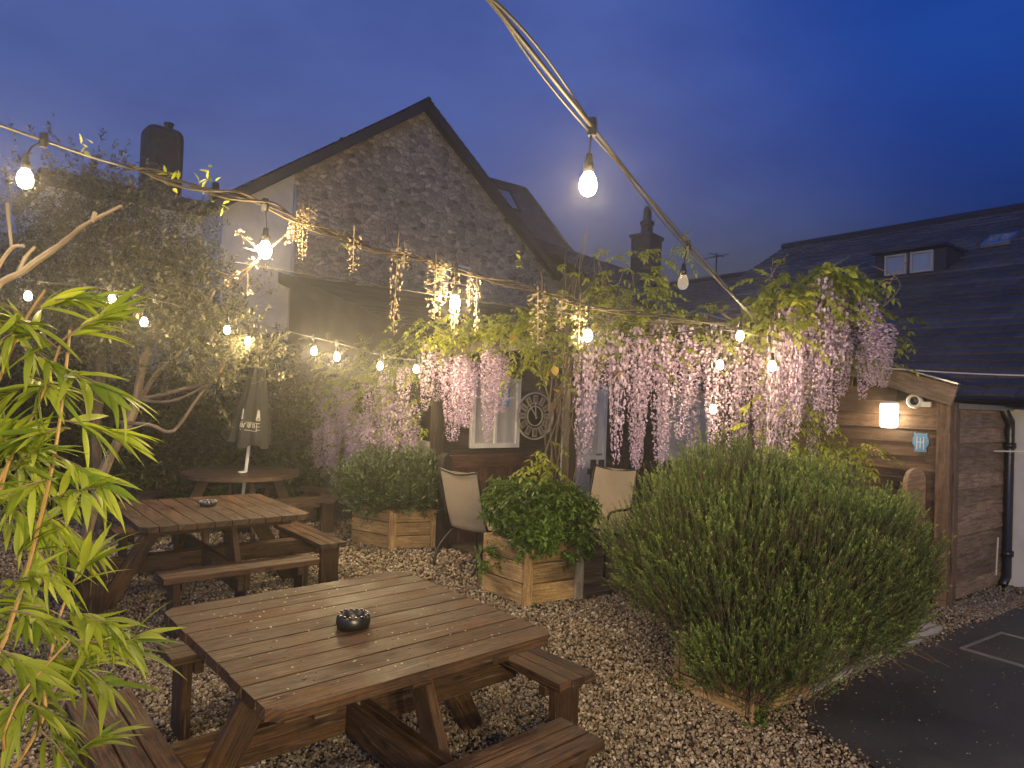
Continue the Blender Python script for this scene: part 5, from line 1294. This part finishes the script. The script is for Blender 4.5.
# string B: overhead to the pergola, its unseen start routed for added fill bulbs
B_pts = [V((2.7, -3.5, 2.78)), V((1.5, -2.5, 2.78)), V((.4, -1.3, 2.76)), V((-.35, .2, 2.62)), at(440, -62, 1.2), at(490, 0, 1.45), at(592, 127, 2.35), at(688, 246, 3.85), at(762, 328, 6.3)]
tb_ = [bulb(588, 187, 2.35, 'large lit bulb hanging against the blue sky', power=1.0), bulb(683, 284, 3.85, 'unlit clear bulb hanging against the sky', lit=False), bulb(0, 0, 0, 'unseen lit bulb added overhead on the thick cable', pos=(-.42, .35, 2.36), power=.6), bulb(0, 0, 0, 'added fill bulb behind the viewpoint on the thick cable, nearest the tables', pos=(.5, -1.3, 2.5), power=10), bulb(0, 0, 0, 'added fill bulb behind the viewpoint on the thick cable, middle one', pos=(1.5, -2.5, 2.5), power=17), bulb(0, 0, 0, 'added fill bulb behind the viewpoint on the thick cable, end one', pos=(2.6, -3.4, 2.5), power=24)]  # unseen bulbs overhead and behind the viewpoint added for fill light
string('string_lights', 'thick twin string light cable running overhead to the pergola', B_pts, tb_, .007, True)
# string C: through the trees and along the pergola
C_pts = [at(-60, 262, 6.2), at(28, 280, 6.2), at(112, 290, 6.3), at(230, 318, 6.6), at(325, 340, 7.0), at(420, 360, 7.4), at(530, 340, 6.9), at(640, 336, 6.2), at(720, 330, 5.8), at(785, 342, 5.6)]
tc_ = [bulb(28, 297, 6.1, 'dim lit bulb low behind the bamboo tip', power=.6), bulb(112, 300, 6.2, 'lit bulb before the olive crown, left of its pair', power=.75), bulb(144, 323, 6.2, 'lit bulb directly over the olive trunk fork', power=.75), bulb(227, 331, 6.6, 'lit bulb left of the parasol tip, higher of the pair', power=.4), bulb(248, 342, 6.8, 'lit bulb just above the parasol tip', power=.4), bulb(314, 352, 7.0, 'lit bulb in the dark gap, first right of the parasol', power=2.3), bulb(337, 358, 7.1, 'lit bulb in the dark gap, second right of the parasol', power=2.3),
       bulb(380, 367, 7.3, 'lit bulb glowing through yellow-green leaves', power=1.5), bulb(416, 370, 7.4, 'lit bulb where the left racemes begin'), bulb(740, 337, 5.65, 'lit bulb topmost among the dense lilac racemes', power=.55), bulb(772, 367, 5.5, 'brightest lit bulb against the lilac racemes', power=.55), bulb(720, 366, 5.95, 'lit bulb half covered by lilac racemes below the topmost one', power=.2), bulb(713, 410, 6.1, 'lowest lit bulb deep in the lilac racemes', power=.2)]
string('string_lights', 'far string light cable threading the trees and pergola', C_pts, tc_, .005)
# guy wires
tag(MB().tube(sag(at(760, 330, 6.3), at(880, 336, 6.5), .0), .004, 5).tube(sag(at(235, 262, 3.4), at(760, 332, 6.4), .05), .0035, 5).build('support_wire', CABLE), 'thin slack wire below the front string of lights', 'wire')
tag(MB().tube(sag(at(862, 366, 6.6), at(1060, 376, 6.4), .02), .007, 6).build('overhead_cable', CABLE_PALE), 'pale overhead cable crossing the dark slate roof', 'cable')
# wisteria vine running along string A
vb = A_pts[3]; vv = thing('wisteria_vine', 'budding wisteria vine twined along the front string of lights', 'vine', vb)
mb = MB(); pA = spline(A_pts[2:8], 10)
for k in range(2):
    ph = k * 2.; mb.tube([a + V((math.cos(i * .7 + ph) * .022, math.sin(i * .5) * .01, math.sin(i * .7 + ph) * .022)) for i, a in enumerate(pA)], .0065, 5)
mb.tube(spline([at(300, 212, 3.35), at(285, 235, 3.3), at(268, 250, 3.28), at(250, 268, 3.28), at(232, 288, 3.3), at(224, 282, 3.3), at(236, 275, 3.3), at(258, 262, 3.3)], 5), .005, 5)
mb.tube(spline([at(245, 248, 3.2), at(258, 250, 3.25), at(238, 232, 3.2)], 4), .004, 5); mb.tube(spline([at(215, 270, 3.3), at(228, 275, 3.3), at(246, 270, 3.3), at(247, 292, 3.3)], 4), .0035, 5)
mb.build('stem', BARK, vv, world=True)
for u, v, Y, L, fat in ((303, 210, 3.3, .24, .8), (309, 208, 3.3, .12, .9), (354, 236, 3.6, .2, .9), (398, 250, 3.85, .5, 1.0), (405, 248, 3.85, .12, 1.1), (436, 262, 4.0, .36, 1.4), (442, 262, 4.05, .25, 1.2), (455, 272, 4.15, .40, .8), (477, 280, 4.2, .33, .6), (470, 278, 4.2, .2, .7), (538, 294, 4.5, .36, 1.5), (562, 298, 4.6, .22, 1.1), (295, 222, 3.3, .1, .8), (580, 305, 4.75, .3, 1.6)):
    raceme(vv, at(u, v, Y), L, THIN, fat)
# leafless-looking bud chains on the curl
P = []
for u, v in ((238, 232), (246, 240), (256, 248), (246, 290), (236, 276), (252, 264), (228, 284), (300, 215), (293, 228), (285, 240)): P.append(at(u, v, 3.28))
P = np.repeat(np.array(P), 8, 0) + rng.normal(size=(80, 3)) * .015; v_, f_, tt = leaf_arrays(P, rvec(80), np.full(80, .02), np.full(80, .006), .1, 2, rng.uniform(.6, 1.2, 80)); np_mesh('blossom', v_, f_, tt, BUD, vv, off=vb)
P = []
for u, v, Y in ((165, 172, 3.05), (178, 178, 3.05), (205, 184, 3.1), (212, 178, 3.1), (220, 200, 3.15), (88, 145, 2.95), (520, 255, 4.4), (515, 262, 4.4), (345, 246, 3.6)): P += [at(u, v, Y)] * 5
P = np.array(P) + rng.normal(size=(len(P), 3)) * .02; v_, f_, tt = leaf_arrays(P, rng.normal(size=(len(P), 3)) + [0, 0, .3], np.full(len(P), .045), np.full(len(P), .009), .2, 3, rng.uniform(.7, 1.2, len(P))); np_mesh('foliage', v_, f_, tt, L_WIST, vv, off=vb)

# ================================================================== HAZE (evening mist lit by the bulbs)
HAZE = .0098
if HAZE:
    m, nt = newmat('mist'); g = N(nt)
    vs_ = g('ShaderNodeVolumeScatter', {'Color': (.93, .94, .98, 1), 'Density': HAZE, 'Anisotropy': .78})
    o_ = nt.nodes.new('ShaderNodeOutputMaterial'); nt.links.new(vs_.outputs[0], o_.inputs[1])
    me = MB().box((1, 14.6, 2.3), (34, 27.0, 4.7), None, 1).build('haze', m); tag(me, 'thin evening mist glowing around the string lights', 'haze', kind='stuff')

# ------------------------------------------------------------------ render settings
scene.view_settings.view_transform = 'Standard'; scene.view_settings.look = 'None'; scene.view_settings.exposure = 0; scene.view_settings.gamma = 1
cy = scene.cycles; cy.use_denoising = True; cy.max_bounces = 6; cy.diffuse_bounces = 3; cy.glossy_bounces = 3; cy.transmission_bounces = 4; cy.transparent_max_bounces = 8; cy.volume_bounces = 0; cy.use_adaptive_sampling = True; cy.adaptive_threshold = .02
cy.sample_clamp_indirect = 4; cy.sample_clamp_direct = 0; cy.caustics_reflective = False; cy.caustics_refractive = False
